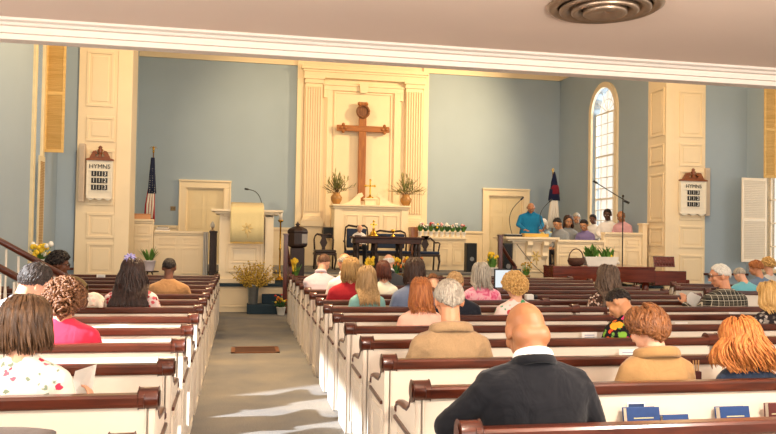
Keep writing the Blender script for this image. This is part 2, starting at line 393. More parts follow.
# gallery: plaster underside, moulded beam, panelled front above the picture
struct(MB().box(XL-.2, 13.5, -2.5, YBEAM, ZB, ZB+.12).build('ceiling_gallery', CEIL))
b = MB(); b.box(XL-.2, 13.5, YBEAM, YBEAM+.14, 3.157, 4.4)
b.box(XL-.2, 13.5, YBEAM-.04, YBEAM, 3.20, ZB); b.box(XL-.2, 13.5, YBEAM-.09, YBEAM-.04, 3.25, ZB); b.prism([(YBEAM-.09, ZB), (YBEAM-.15, ZB), (YBEAM-.14, ZB-.02), (YBEAM-.105, ZB-.03), (YBEAM-.09, ZB-.05)], XL-.2, 13.5, 'YZ')
struct(b.build('beam_gallery', BEAMW, bevel=.004))
# pilasters either side of the chancel opening, panelled
def px_box(x0, y0, x1, y1, Y):
    a = at(x0, y1, Y=Y); c = at(x1, y0, Y=Y); return a.x, c.x, a.z, c.z
b = MB(); pl0 = at(77, 150, Y=YF-.08).x; pl1 = at(131, 150, Y=YF-.08).x
b.box(pl0, pl1, YF-.08, YF+.65, 0, 7.2)
for (y0, y1) in ((52, 106), (117, 141), (150, 205), (213, 238), (243, 275)):
    x0, x1, z0, z1 = px_box(86, y0, 115, y1, YF-.08); panel(b, x0, x1, z0, z1, YF-.08, -1, .055, .025)
b.box(pl1-.28, pl1, YF-.11, YF-.08, 0, 7.2)
struct(b.build('pillar_left', CREAM, bevel=.006))
b = MB(); pr0 = XCR; pr1 = at(705.5, 150, Y=YF-.08).x
b.box(pr0, pr1, YF-.08, YF+.72, 0, 7.2); b.box(pr0-.02, pr0+.17, YF-.11, YF-.08, 0, 7.2)
for (y0, y1) in ((92, 137), (144, 166), (171, 220), (226, 248), (255, 284)):
    x0, x1, z0, z1 = px_box(679, y0, 703, y1, YF-.08); panel(b, x0, x1, z0, z1, YF-.08, -1, .05, .025)
for (y0, y1) in ((90, 137), (145, 166), (174, 222), (227, 246), (254, 280)):
    za, zb_ = at(656, y1, X=pr0).z, at(656, y0, X=pr0).z; panelx(b, yx(664, pr0), yx(650, pr0), za, zb_, pr0, -1, .05, .025)
struct(b.build('pillar_right', CREAM, bevel=.006))
# chancel cornice with dentils
cz = at(200, 60, Y=YB).z
b = MB(); b.box(XCL, XCR, YB-.07, YB, cz, cz+.16)
n = 190
for i in range(n): x = XCL+(XCR-XCL)*(i+.2)/n; b.box(x, x+.034, YB-.15, YB-.07, cz+.16, cz+.215)
b.box(XCL, XCR, YB-.13, YB, cz+.215, cz+.3); b.prism([(YB, cz+.3), (YB-.13, cz+.3), (YB-.3, cz+.45), (YB-.3, 7.2), (YB, 7.2)], XCL, XCR, 'YZ')
struct(b.build('trim_cornice', CREAM))
b = MB(); b.box(XCR-.07, XCR, YF+.75, YB, cz, cz+.16); b.box(XCR-.13, XCR, YF+.75, YB, cz+.215, cz+.4)
struct(b.build('trim_cornice_side', CREAM))
# panelled dado along the chancel back wall
dz = at(315, 228, Y=YB-.1).z
b = MB()
for (xa, xc) in ((XCL, dl[0]-.2), (dl[1]+.2, dr[0]-.2), (dr[1]+.2, XCR)):
    b.box(xa, xc, YB-.08, YB, Z2, dz); b.box(xa, xc, YB-.13, YB, dz-.07, dz); b.box(xa, xc, YB-.1, YB, Z2, Z2+.15)
    k = max(1, round((xc-xa)/.8))
    for i in range(k): w = (xc-xa)/k; panel(b, xa+w*i+.08, xa+w*(i+1)-.08, Z2+.22, dz-.14, YB-.08, -1, .035, .015)
struct(b.build('trim_dado', CREAM))
# chair rail and ledge on the nave front walls
b = MB(); rz = at(725, 273, Y=YF).z; b.box(10.5, XR, YF-.09, YF, rz-.05, rz); b.box(XL, pl0, YF-.09, YF, rz-.05, rz)
struct(b.build('trim_chair_rail', MAHOG))
struct(MB().box(XL, XL+.02, 7, YF, 0, .18).box(XR-.02, XR, 7, YF, 0, .18).build('baseboard_side', TRIMW))
# thin pipe by the left pillar
a, c = at(75.5, 198, Y=YF-.03), at(75.5, 140, Y=YF-.03)
struct(MB().tube([(a.x, YF-.03, 1.0), (a.x, YF-.03, 3.2)], .012).build('trim_conduit', M('conduit', '#8f8a86', .5)))

# doors -----------------------------------------------------------------
DOORC = M('door_cream', '#e6d3ab', .5, .02)
def door(name, d, top_px):
    x0, x1, h = d
    r = bpy.data.objects.new(name, None); COL.objects.link(r); r['kind'] = 'structure'; r.location = ((x0+x1)/2, YB, Z2); w = (x1-x0)/2; hh = h-Z2
    b = MB(); b.box(-w, w, .06, .1, 0, hh)
    for sx in (-1, 1):
        for (za, zc) in ((.12, .85), (1.0, 1.55), (1.65, hh-.1)):
            xa, xb = sorted((sx*.05, sx*(w-.1))); panel(b, xa, xb, za, zc, .06, -1, .03, .012)
    b.build('door_panel', DOORC, r)
    f = MB(); f.box(-w-.17, -w, -.05, .0, 0, hh); f.box(w, w+.17, -.05, .0, 0, hh); f.box(-w-.17, w+.17, -.05, 0, hh, hh+.17)
    f.box(-w, -w+.03, 0, .2, 0, hh); f.box(w-.03, w, 0, .2, 0, hh); f.box(-w, w, 0, .2, hh-.03, hh)
    f.box(-w-.2, w+.2, -.09, 0, hh+.17, hh+.22); f.box(-w-.19, -w-.15, -.07, 0, 0, hh+.17); f.box(w+.15, w+.19, -.07, 0, 0, hh+.17)
    f.build('door_frame', CREAM, r, .006)
    MB().ell((w-.08, .03, .98), .03).build('door_handle', BRASS, r)
door('door_1', dl, 181); door('door_2', dr, 189)

# windows ---------------------------------------------------------------
r = bpy.data.objects.new('window_1', None); COL.objects.link(r); r['kind'] = 'structure'; r.location = (XCR, wc, 0)
b = MB(); outer = arch(-wr-.15, wr+.15, wz0-.1, wz1+.15); inner = arch(-wr, wr, wz0, wz1)
k = len(outer)
vs = [(-.06, a, h) for a, h in outer]+[(-.06, a, h) for a, h in inner]+[(.2, a, h) for a, h in outer]+[(.2, a, h) for a, h in inner]
fs = []
for i in range(k):
    j = (i+1) % k; fs += [(i, j, k+j, k+i), (k+i, k+j, 3*k+j, 3*k+i), (i, 2*k+i, 2*k+j, j), (2*k+i, 3*k+i, 3*k+j, 2*k+j)]
b.add(vs, fs); b.build('window_frame', CREAM, r)
b = MB(); zsp = wz1-wr; mt = .022
for i in range(1, 4): y = -wr+2*wr*i/4; b.box(.09, .12, y-mt/2, y+mt/2, wz0, zsp)
nr = 12
for i in range(1, nr+1):
    z = wz0+(zsp-wz0)*i/nr; t = .05 if i in (4, 8, 12) else mt; b.box(.085, .125, -wr, wr, z-t/2, z+t/2)
for rr in (wr*.55,): b.tube([(.105, rr*cos(pi*i/16), zsp+rr*sin(pi*i/16)) for i in range(17)], mt/2, 6)
for i in range(1, 6):
    a = pi*i/6; b.tube([(.105, .02*cos(a), zsp+.02*sin(a)), (.105, wr*cos(a), zsp+wr*sin(a))], mt/2, 6)
b.box(.08, .13, -wr, -wr+.04, wz0, zsp); b.box(.08, .13, wr-.04, wr, wz0, zsp)
b.build('window_muntin', TRIMW, r)
MB().prism(arch(-wr, wr, wz0, wz1), .1, .104, 'YZ').build('window_pane', GLASS, r)
def sash(name, X, y0, y1, z0, z1, cols, rows, out, cw=.13):
    """tall wall window; out: +1 when the room is on its -X side"""
    r = bpy.data.objects.new(name, None); COL.objects.link(r); r['kind'] = 'structure'; r.location = (X, (y0+y1)/2, 0); w = (y1-y0)/2
    b = MB(); s = -out*.05
    xa, xb = sorted((s, out*.2))
    b.box(xa, xb, -w-.13, -w, z0-.12, z1+.13); b.box(xa, xb, w, w+cw, z0-.12, z1+.13); b.box(xa, xb, -w, w, z1, z1+.13)
    xa, xb = sorted((-out*.12, out*.2)); b.box(xa, xb, -w-.16, w+.16, z0-.06, z0)
    b.build('window_frame', M('casing_tan', '#e3d2aa', .5) if out < 0 else CREAM, r, .006)
    b = MB(); xa, xb = sorted((out*.09, out*.125))
    for i in range(cols+1): y = -w+2*w*i/cols; t = .05 if i in (0, cols) else .024; b.box(xa, xb, y-t/2, y+t/2, z0, z1)
    for i in range(rows+1): z = z0+(z1-z0)*i/rows; t = .06 if i in (0, rows, rows//2) else .024; b.box(xa, xb, -w, w, z-t/2, z+t/2)
    b.build('window_muntin', TRIMW, r)
    xa, xb = sorted((out*.1, out*.104)); MB().box(xa, xb, -w, w, z0, z1).build('window_pane', GLASS, r)
    return r
sash('window_2', XR, yr1-1.5, yr1-.03, 1.0, 5.2, 3, 8, 1, .03)
sash('window_3', XR, 9.2, 10.6, 1.0, 5.2, 3, 8, 1)
sash('window_4', XL, yl0+.06, yl1-.06, 1.0, 5.2, 3, 8, -1)
sash('window_5', XL, 3.6, 5.9, .95, 3.2, 1, 2, -1)
# interior louvred shutters: each leaf a thing hung on its window
def shutter(label, hinge, d, w, z0, z1, m, slats):
    t = thing('window_shutter', label, 'shutter', (hinge[0], hinge[1], z0), 0, 'interior window shutters'); h = z1-z0; s = 1 if d > 0 else -1
    X = lambda a: s*a
    b = MB()
    def bx(x0, x1, za, zc, y0=-.018, y1=.018): p, q = sorted((X(x0), X(x1))); b.box(p, q, y0, y1, za, zc)
    bx(0, .045, 0, h); bx(w-.045, w, 0, h)
    for z in (0, h/2-.03, h-.06): bx(.045, w-.045, z, z+.06)
    b.build('shutter_frame', m, t, .003)
    b = MB()
    for (a, c) in ((.06, h/2-.03), (h/2+.03, h-.06)):
        k = slats
        for i in range(k):
            z = a+(c-a)*(i+.5)/k; b.obox((X(w/2), 0, z), (w-.09, .008, (c-a)/k*1.25), (radians(32), 0, 0))
    b.build('louvre_slats', m, t)
    return t
zt = at(52, 152, Y=yl1).z
shutter('open honey-coloured louvred shutter beside the blue wall with the staircase', (XL+.03, yl1+.06), 1, at(66, 100, Y=yl1).x-XL-.06, zt, 5.2, SHUT, 30)
yq = yr1-.06
shutter('open honey-coloured louvred upper shutter above the white shutter', (XR-.03, yq-.3), -1, XR-.05-at(763.5, 120, Y=yq-.3).x, at(770, 180, Y=yq).z+.02, 5.2, SHUT, 30)
shutter('open white lower shutter beside the bright window behind the plaid-shirted man', (XR-.03, yq), -1, XR-.05-at(741, 220, Y=yq).x, at(753, 262, Y=yq).z, at(753, 178, Y=yq).z, TRIMW, 22)
# lower shutter of the left window folded flat against its casing
t = thing('window_shutter', 'narrow tan shutter folded against the window casing above the staircase', 'shutter', (XL+.055, yl1-.02, 1.1), 0, 'interior window shutters')
MB().box(0, .03, -.36, 0, 0, zt-1.2).build('shutter_frame', M('casing_tan', '#e3d2aa', .5), t, .004)
b = MB()
for i in range(60): b.obox((.032, -.18, .08+i*(zt-1.36)/60), (.006, .26, .022), (0, radians(25), 0))
b.build('louvre_slats', M('louvre_brown', '#b8935f', .6), t)

# ceiling vent ----------------------------------------------------------
vc = at(605, 5, Z=ZB); vr = (at(662, 8, Z=ZB)-at(548, 8, Z=ZB)).length/2
t = thing('ceiling_vent', 'round nickel ceiling diffuser under the gallery', 'air vent', (vc.x, vc.y, ZB))
MB().lathe([(vr, 0), (vr, -.012), (vr*.93, -.03), (vr*.82, -.022), (vr*.8, -.004), (vr*.8, 0)], n=48).build('outer_ring', NICKEL, t)
for i, (ro, ri, z) in enumerate(((.78, .6, -.05), (.57, .42, -.065), (.37, .02, -.075))):
    b = MB().lathe([(vr*ro, -.02), (vr*(ro+.01), z+.012), (vr*(ro-.03), z), (vr*((ro+ri)/2), z+.008), (vr*ri, z+.03), (vr*ri, -.0)], n=48); b.build('cone_ring', NICKEL, t)

# floor grille ----------------------------------------------------------
p = [at(x, y, Z=0) for x, y in ((231, 353.5), (280, 353.5), (279, 347), (232, 347))]
t = thing('floor_grille', 'brown metal heating grille set in the aisle carpet', 'floor vent', ((p[0].x+p[1].x)/2, (p[0].y+p[2].y)/2, 0))
gw = (p[1].x-p[0].x)/2; gh = (p[2].y-p[0].y)/2; GR = M('grille_brown', '#7a4a2c', .45, metal=.3)
MB().box(-gw, gw, -gh, -gh+.04, 0, .012).box(-gw, gw, gh-.04, gh, 0, .012).box(-gw, -gw+.05, -gh, gh, 0, .012).box(gw-.05, gw, -gh, gh, 0, .012).build('frame', GR, t)
b = MB()
for i in range(34): x = -gw+.05+(2*gw-.1)*(i+.5)/34; b.box(x-.006, x+.006, -gh+.04, gh-.04, 0, .01)
b.box(-gw+.05, gw-.05, -gh+.04, gh-.04, 0, .003); b.build('grille_slats', M('grille_dark', '#4f2b18', .5, metal=.3), t)
# ------------------------------------------------------------------ plants
LEAF = M('leaf_green', '#5d8a3a', .5, .25, 30); LEAFD = M('leaf_dark_green', '#3f6a38', .5, .25, 30); DRY = M('dried_leaf', '#8a8a52', .7, .3, 40)
def leaf(mb, p, d, L, w, droop=.3, n=4):
    """one arching blade"""
    d = Vector(d).normalized(); side = d.cross(Vector((0, 0, 1)));
    if side.length < 1e-3: side = Vector((1, 0, 0))
    side.normalize(); pts = []; q = Vector(p)
    for i in range(n+1):
        t = i/n; ww = w*sin(pi*(.12+.86*t))*.5; pts.append((q.copy(), ww)); d2 = (d-Vector((0, 0, 1))*droop*t*1.6).normalized(); q = q+d2*L/n
    vs = []; fs = []
    for q, ww in pts: vs += [q-side*ww, q+Vector((0, 0, ww*.35)), q+side*ww]
    for i in range(n): a = i*3; fs += [(a, a+1, a+4, a+3), (a+1, a+2, a+5, a+4)]
    mb.add(vs, fs, True)
def bloom(mb, p, r, kind):
    if kind == 'tulip': mb.lathe([(r*.3, 0), (r*.75, r*.35), (r*.8, r*.9), (r*.5, r*1.5), (r*.3, r*1.7)], p, 8)
    elif kind == 'daisy':
        for i in range(7): a = 2*pi*i/7; mb.ell((p[0]+r*.6*cos(a), p[1]+r*.6*sin(a)*.5-.01, p[2]+r*.6*sin(a)), (r*.42, r*.2, r*.42), 6)
        mb.ell(p, r*.35, 6)
    else: mb.ell(p, (r, r, r*.85), 7)
def plant(name, label, cat, loc, pot, potm, leaves, blooms, group=None, leafm=LEAF, stems=None, rnd=None, handle=False):
    """pot: lathe profile; leaves: (n, length, width, spread, droop); blooms: (n, radius, kind, materials, height range, spread)"""
    rnd = rnd or random.Random(len(label)*7+int(loc[0]*100))
    t = thing(name, label, cat, loc, 0, group); top = pot[-1][1]; pr = pot[-1][0]
    MB().lathe(pot+[(pr*.85, top), (pr*.8, top-.015)], n=16).build('pot', potm, t)
    b = MB(); n, L, w, sp, dr = leaves
    for i in range(n):
        a = 2*pi*(i+rnd.random())/max(n, 1)*3.3; e = sp*rnd.uniform(.15, 1); l = L*rnd.uniform(.6, 1)
        leaf(b, (pr*.4*cos(a), pr*.4*sin(a), top-.01), (sin(e)*cos(a), sin(e)*sin(a), cos(e)), l, w*rnd.uniform(.7, 1.1), dr*rnd.uniform(.4, 1.2))
    if blooms:
        n, r, kind, ms, (h0, h1), sp = blooms; by = {}
        for i in range(n):
            a = rnd.uniform(0, 2*pi); h = rnd.uniform(h0, h1); q = sp*rnd.uniform(.2, 1)
            p = Vector((q*cos(a), q*sin(a), top+h)); b.tube([(pr*.3*cos(a), pr*.3*sin(a), top-.01), (p.x*.7, p.y*.7, top+h*.55), p], .004, 5)
            bloom(by.setdefault(i % len(ms), MB()), p, r*rnd.uniform(.8, 1.15), kind)
    if n or blooms: b.build('foliage', leafm, t)
    if blooms:
        for i, m in enumerate(ms):
            if i in by: by[i].build('blossom', m, t)
    return t
YEL = M('petal_yellow', '#f2c92f', .6, .12, 30); ORG = M('petal_orange', '#e8842c', .6, .12, 30); PNK = M('petal_pink', '#e5a3a8', .6, .1, 30); WHT = M('petal_white', '#f4efe6', .6, .05); REDP = M('petal_red', '#b8312f', .6, .1)
POTW = M('pot_white', '#e9e4dc', .5); TERRA = M('pot_bronze', '#a8783f', .4, .2, 12)
def pot(r, h): return [(r*.72, 0), (r*.78, h*.1), (r, h*.88), (r*1.06, h*.9), (r*1.06, h)]

# ------------------------------------------------------------------ altar wall: pilastered surround
S = YB-.02
t = thing('altar_surround', 'cream fluted-pilaster surround rising behind the wooden cross', 'altar screen', (at(362, 150, Y=S).x, S, Z2))
ox = t.location.x
def sx(px): return at(px, 150, Y=S).x-ox
def szz(py): return at(362, py, Y=S).z-Z2
top = 7.2-Z2-.02
MB().box(sx(296), sx(427), -.06, 0, 0, top).build('back_panel', CREAM, t)
for a, c in ((296, 302), (421.5, 427)): MB().box(sx(a), sx(c), -.12, -.06, 0, top-.5).build('side_band', CREAM, t, .006)
zcap, zbas = szz(87), szz(217)
for (a, c) in ((304, 321), (404, 421)):
    x0, x1 = sx(a), sx(c); w = x1-x0; b = MB()
    b.box(x0, x1, -.16, -.06, zbas, zcap)
    for i in range(7): xx = x0+.035+(w-.07)*i/6; b.box(xx-.02, xx+.02, -.2, -.16, zbas+.12, zcap-.1)
    b.build('fluted_shaft', CREAM, t)
    b = MB()
    for (g, z0, z1) in ((.03, zcap, zcap+.06), (.015, zcap+.06, zcap+.12), (.06, zcap+.12, zcap+.2)): b.box(x0-g, x1+g, -.18-g, -.06, z0, z1)
    b.build('capital', CREAM, t, .006)
    b = MB()
    for (g, z0, z1) in ((.02, zbas-.07, zbas), (.05, zbas-.14, zbas-.07), (.08, zbas-.3, zbas-.14)): b.box(x0-g, x1+g, -.2-g, -.06, z0, z1)
    b.box(x0-.05, x1+.05, -.2, -.06, 0, zbas-.3); b.build('plinth', CREAM, t, .008)
b = MB(); e0 = szz(84)+.08
for (g, z0, z1) in ((.02, e0, e0+.16), (.05, e0+.16, e0+.22), (.1, e0+.22, e0+.27)): b.box(sx(303)-g, sx(422)+g, -.2-g, -.06, z0, z1)
b.box(sx(303), sx(422), -.18, -.06, e0+.27, top-.72); b.box(sx(300), sx(424), -.22, -.06, top-.8, top-.72)
b.build('entablature', CREAM, t, .008)
b = MB(); za = szz(96)
for (a, c) in ((326, 331), (393, 398.5)): b.box(sx(a), sx(c), -.12, -.06, .9, za+.1)
b.box(sx(326)-.1, sx(398.5)+.1, -.12, -.06, za+.1, za+.24); b.box(sx(326)-.14, sx(398.5)+.14, -.15, -.06, za+.24, za+.29)
b.box(sx(326)-.1, sx(326), -.115, -.06, za-.12, za+.1); b.box(sx(398.5), sx(398.5)+.1, -.115, -.06, za-.12, za+.1)
b.box(sx(333), sx(334.5), -.09, -.06, .9, za+.08); b.box(sx(389.5), sx(391), -.09, -.06, .9, za+.08); b.box(sx(334.5), sx(389.5), -.09, -.06, za+.03, za+.08)
b.build('recess_frame', CREAM, t, .008)
MB().prism([(-.09, za+.06), (.09, za+.06), (.13, za+.34), (-.13, za+.34)], -.2, -.06).build('keystone', CREAM, t, .008)
# big wooden cross
Y = S-.2
t = thing('wooden_cross', 'tall oak cross with a carved roundel hung on the cream altar wall', 'cross', (at(362, 150, Y=Y).x, Y, at(362, 201, Y=Y).z)); ox, oz = t.location.x, t.location.z
def cx(px): return at(px, 128, Y=Y).x-ox
def czz(py): return at(362, py, Y=Y).z-oz
MB().box(-.11, .11, -.06, .03, 0, czz(105)).build('upright', OAK, t, .012)
b = MB(); zc = czz(129); b.box(cx(336.5), cx(389), -.075, .02, zc-.085, zc+.085); b.build('crossbeam', M_wood('oak_cross_beam', '#8a4f1f', '#b3702f', .45, 'X', 1, .1), t, .012)
b = MB()
for px in (343, 384):
    x = cx(px)
    for (dx, dz) in ((0, .1), (0, -.1), (.06, 0), (-.06, 0)): b.ell((x+dx, -.08, zc+dz), (.05, .03, .05), 8)
b.build('carved_leaf', OAK, t)
zr = czz(112); OAKD = M_wood('oak_dark', '#5d3413', '#8a5426', .5, 'Z', 1, .1)
b = MB(); b.tube([(.17*cos(2*pi*i/24), -.08, zr+.17*sin(2*pi*i/24)) for i in range(25)], .035, 8); b.build('roundel', OAKD, t)
MB().prism([(.14*cos(2*pi*i/20), zr+.14*sin(2*pi*i/20)) for i in range(20)], -.07, -.05).build('roundel_disc', OAKD, t)
MB().box(-.1, .1, -.07, .02, czz(107), czz(102.5)).ell((-.1, -.03, czz(104)), .06, 8).ell((.1, -.03, czz(104)), .06, 8).build('carved_finial', OAK, t)

# ------------------------------------------------------------------ altar / retable
Y = 20.5
a0, a1 = at(332, 220, Y=Y).x, at(410, 220, Y=Y).x; w = (a1-a0)/2
t = thing('altar', 'cream panelled altar with a broken scroll pediment under the cross', 'altar', ((a0+a1)/2, Y, Z2)); zt = at(370, 205, Y=Y).z-Z2
def ax(px): return at(px, 220, Y=Y).x-t.location.x
MB().box(-w+.06, w-.06, 0, .75, 0, zt-.1).build('body', CREAM, t, .006)
b = MB(); b.box(-w, w, -.1, .8, zt-.05, zt); b.box(-w+.03, w-.03, -.06, .78, zt-.11, zt-.05); b.build('mensa', CREAM, t, .008)
b = MB()
for (a, c) in ((345, 358.5), (363, 380), (384, 398)): panel(b, ax(a), ax(c), at(370, 236, Y=Y).z-Z2, at(370, 215, Y=Y).z-Z2, 0, -1, .03, .02)
panel(b, ax(345), ax(398), .1, at(370, 240, Y=Y).z-Z2, 0, -1, .03, .02)
b.box(-w+.06, ax(342), -.03, 0, 0, zt-.1); b.box(ax(401), w-.06, -.03, 0, 0, zt-.1); b.build('front_panel', CREAM, t, .004)
for s in (-1, 1):
    pts = [(s*(w-.3), zt)]+[(s*((w-.3)-(w-.62)*q), zt+.02+.3*q**1.8) for q in [i/10 for i in range(11)]]+[(s*.24, zt+.34), (s*.2, zt+.26), (s*.28, zt+.2), (s*.27, zt)]
    b = MB().prism(pts, .25, .35); b.build('scroll_pediment', CREAM, t, .008)
MB().box(-.15, .15, .2, .4, zt, zt+.16).box(-.18, .18, .17, .43, zt+.16, zt+.2).build('pedestal', CREAM, t, .006)
ALT = t; zp = Z2+zt+.2
t = thing('brass_cross', 'small brass altar cross between the scrolls of the cream altar', 'cross', (ALT.location.x+.0, Y+.3, zp+.003))
MB().lathe([(.1, 0), (.1, .02), (.04, .05), (.025, .1)], n=16).build('base', BRASS, t)
b = MB(); b.box(-.02, .02, -.012, .012, .08, .5); b.box(-.13, .13, -.012, .012, .32, .36)
for p in ((0, .5), (-.13, .34), (.13, .34)): b.ell((p[0], 0, p[1]), (.035, .018, .035), 8)
b.build('cross', BRASS, t, .003)
def dried(label, px):
    x = at(px, 190, Y=Y+.3).x; h = .33; t = thing('dried_leaf_vase', label, 'vase', (x, Y+.3, Z2+zt+.002), 0, 'vases on the altar')
    MB().lathe([(.07, 0), (.09, .02), (.15, .12), (.16, .2), (.1, .28), (.09, .3), (.12, h), (.1, h)], n=20).build('vase', TERRA, t)
    b = MB(); s = MB(); rn = random.Random(int(px))
    for i in range(34):
        a = rn.uniform(0, 2*pi); e = rn.uniform(.1, 1.25); L = rn.uniform(.3, .62); d = Vector((sin(e)*cos(a), sin(e)*sin(a)*.6, cos(e)))
        pts = [Vector((0, 0, h-.03))+d*L*q+Vector((0, 0, -.25*L*q*q*e)) for q in (0, .35, .7, 1)]; s.tube(pts, .005, 4)
        for q in range(5): k = pts[1].lerp(pts[3], q/4); leaf(b, k, (d.x+rn.uniform(-.6, .6), d.y+rn.uniform(-.4, .4), d.z+rn.uniform(-.4, .5)), .17, .035, .4, 3)
    s.build('stems', M('twig_brown', '#6b4f2c', .8), t); b.build('foliage', DRY, t)
dried('bronze vase of dried sprays on the altar near the pulpit', 336.5); dried('bronze vase of dried sprays on the altar near the potted row', 406)

# ------------------------------------------------------------------ pulpit
Y = 16.25
p0, p1 = at(219, 250, Y=Y).x, at(273, 250, Y=Y).x; w = (p1-p0)/2; zl = at(246, 209.5, Y=Y-.15).z-Z1
t = thing('pulpit', 'cream panelled pulpit with a projecting desk ledge on the platform beside the aisle', 'pulpit', ((p0+p1)/2, Y, Z1))
def qx(px): return at(px, 250, Y=Y).x-t.location.x
def qz(py): return at(246, py, Y=Y).z-Z1
MB().box(-w, qx(264), 0, .8, 0, zl-.08).build('body', CREAM, t, .006)
MB().box(qx(264.5), w, -.06, .8, .15, zl-.08).box(qx(264), w+.05, -.1, .82, 0, .15).box(-w-.04, w+.02, -.04, .8, 0, .1).build('corner_post', CREAM, t, .008)
b = MB(); l0, l1 = qx(210.5), qx(282); b.box(l0, l1, -.2, .9, zl-.05, zl); b.box(l0+.08, l1-.08, -.13, .85, zl-.1, zl-.05); b.box(l0+.25, l1-.2, -.06, .8, zl-.15, zl-.1); b.build('ledge', CREAM, t, .008)
b = MB(); panel(b, qx(226), qx(262), qz(272), qz(243), 0, -1, .035, .03); panel(b, qx(231), qx(257.5), qz(263), qz(247), -.02, -1, .03, .02); b.build('front_panel', CREAM, t, .004)
c0, c1 = qx(230), qx(263)
MB().prism([(-.1, zl), (.5, zl), (.5, zl+.16), (-.1, zl+.06)], c0+.04, c1-.04, 'YZ').build('book_rest', CREAM, t, .006)
PUL = t
t = thing('altar_cloth', 'gold cloth with an embroidered lily hanging over the pulpit front', 'antependium', ((c0+c1)/2+PUL.location.x, Y, Z1)); w2 = (c1-c0)/2
zb_ = qz(242)
b = MB(); prof = [(.5, zl+.168), (.1, zl+.105), (-.12, zl+.068), (-.215, zl+.02), (-.22, zl-.1), (-.222, zl-.3), (-.225, zb_)]
vs = []; fs = []; nx = 14
for j, (yy, zz) in enumerate(prof):
    for i in range(nx+1): u = i/nx; vs.append((-w2+2*w2*u, yy-(.006*sin(u*19+1) if j > 3 else 0), zz))
for j in range(len(prof)-1):
    for i in range(nx): k = j*(nx+1)+i; fs.append((k, k+1, k+nx+2, k+nx+1))
o = b.add(vs, fs, True).build('cloth', GOLDC, t); so = o.modifiers.new('s', 'SOLIDIFY'); so.thickness = .006
b = MB(); zz = (zl+zb_)/2-.05
for i in range(7): a = 2*pi*i/7; b.ell((.07*cos(a), -.235, zz+.07*sin(a)), (.05, .006, .022), 8, Euler((0, -a, 0)))
b.tube([(0, -.235, zz-.05), (.02, -.235, zz-.2)], .008, 6); b.build('embroidery', M('gold_thread', '#e6c987', .6), t)
b = MB()
for i in range(60): xx = -w2+2*w2*(i+.5)/60; b.box(xx-.004, xx+.004, -.232, -.222, zb_-.03, zb_+.005)
b.build('fringe', M('gold_fringe', '#cfa548', .6), t)
def goose(label, base, tip, bend, g=None):
    t = thing('gooseneck_microphone', label, 'microphone', base, 0, g); d = Vector(tip)-Vector(base)
    MB().lathe([(.04, 0), (.04, .02), (.012, .03)], n=14).build('base', BLACK, t)
    pts = [Vector((0, 0, .02))+d*q+Vector((bend[0]*sin(pi*q), 0, bend[1]*sin(pi*q))) for q in [i/10 for i in range(11)]]
    MB().tube(pts, .008, 8).build('gooseneck', BLACK, t)
    e = (pts[-1]-pts[-2]).normalized(); MB().tube([pts[-1], pts[-1]+e*.03, pts[-1]+e*.1], [.012, .022, .02], 10).build('capsule', BLACK, t)
goose('black gooseneck microphone rising from the gold-clothed pulpit', (at(264, 208, Y=Y+.3).x, Y+.72, Z1+zl+.003), at(249, 190.5, Y=Y+.5), (.04, .12))

# steps and stair rail beside the pulpit
s0, s1 = at(247, 308, Y=15.4).x, at(281.8, 308, Y=15.4).x
t = thing('platform_steps', 'two navy carpeted steps below the pulpit', 'steps', ((s0+s1)/2, YF-.04, 0)); w = (s1-s0)/2
MB().box(-w, w, -.42, 0, 0, .19).build('tread', NAVYC, t, .012)
MB().box(-w+.3, w, -.2, 0, .19, .38).build('tread', NAVYC, t, .012)
def rail(label, px, zt_, X2, Y0, group='stair railings to the platform'):
    x = at(px, 260, Y=Y0).x; t = thing('stair_railing', label, 'railing', (x, Y0, 0), 0, group)
    MB().box(-.045, .045, -.045, .045, 0, zt_).box(-.06, .06, -.06, .06, zt_, zt_+.03).build('newel_post', MAHOGZ, t, .006)
    dx = X2-x; b = MB(); pts = [(0, .02, zt_-.1)]+[(dx*q, .06+.2*q, zt_-.1-(.55*(q**.8))+.0) for q in [i/8 for i in range(1, 9)]]
    b.tube(pts, .04, 8); b.build('handrail', MAHOG, t)
    pe = pts[-1]; MB().box(pe[0]-.04, pe[0]+.04, pe[1]-.04, pe[1]+.04, 0, pe[2]).build('end_post', MAHOGZ, t, .005)
    return t
rail('mahogany newel and handrail beside the dark octagonal font', 285.5, at(285.5, 235, Y=15.6).z, at(291, 260, Y=15.6).x, 15.6)
# the curved rail of the choir-side lectern
# bucket of forsythia on the lower step
x = at(252.8, 300, Y=15.62).x
t = thing('flower_bucket', 'galvanised bucket of yellow branches standing on the navy step', 'flower bucket', (x, 15.55, .192))
MB().lathe([(.085, 0), (.09, .01), (.115, .38), (.122, .385), (.122, .395), (.108, .39), (.1, .2)], n=24).build('bucket', STEEL, t)
b = MB(); y1 = MB(); rn = random.Random(5)
for i in range(90):
    a = rn.uniform(0, 2*pi); e = rn.uniform(.05, .95); L = rn.uniform(.35, .62); d = Vector((sin(e)*cos(a), sin(e)*sin(a)*.7, cos(e)))
    pts = [Vector((.06*cos(a), .06*sin(a), .3))+d*L*q for q in (0, .5, 1)]; pts[2].z -= .08*e; b.tube(pts, .004, 4)
    for q in range(8): k = pts[0].lerp(pts[2], .25+q*.11); y1.ell(k+Vector((rn.uniform(-.02, .02), rn.uniform(-.02, .02), rn.uniform(-.02, .02))), rn.uniform(.012, .024), 5)
b.build('stems', M('twig_brown', '#6b4f2c', .8), t); y1.build('blossom', M('forsythia', '#c9a540', .7, .3, 40), t)
plant('potted_flowers', 'orange and red flowers potted low beside the step newel', 'potted plant', (at(281, 304, Y=15.35).x, 15.3, 0), pot(.09, .16), POTW, (26, .22, .06, 1.1, .5), (16, .03, 'ball', [ORG, REDP, YEL], (.05, .26), .14), leafm=LEAFD)
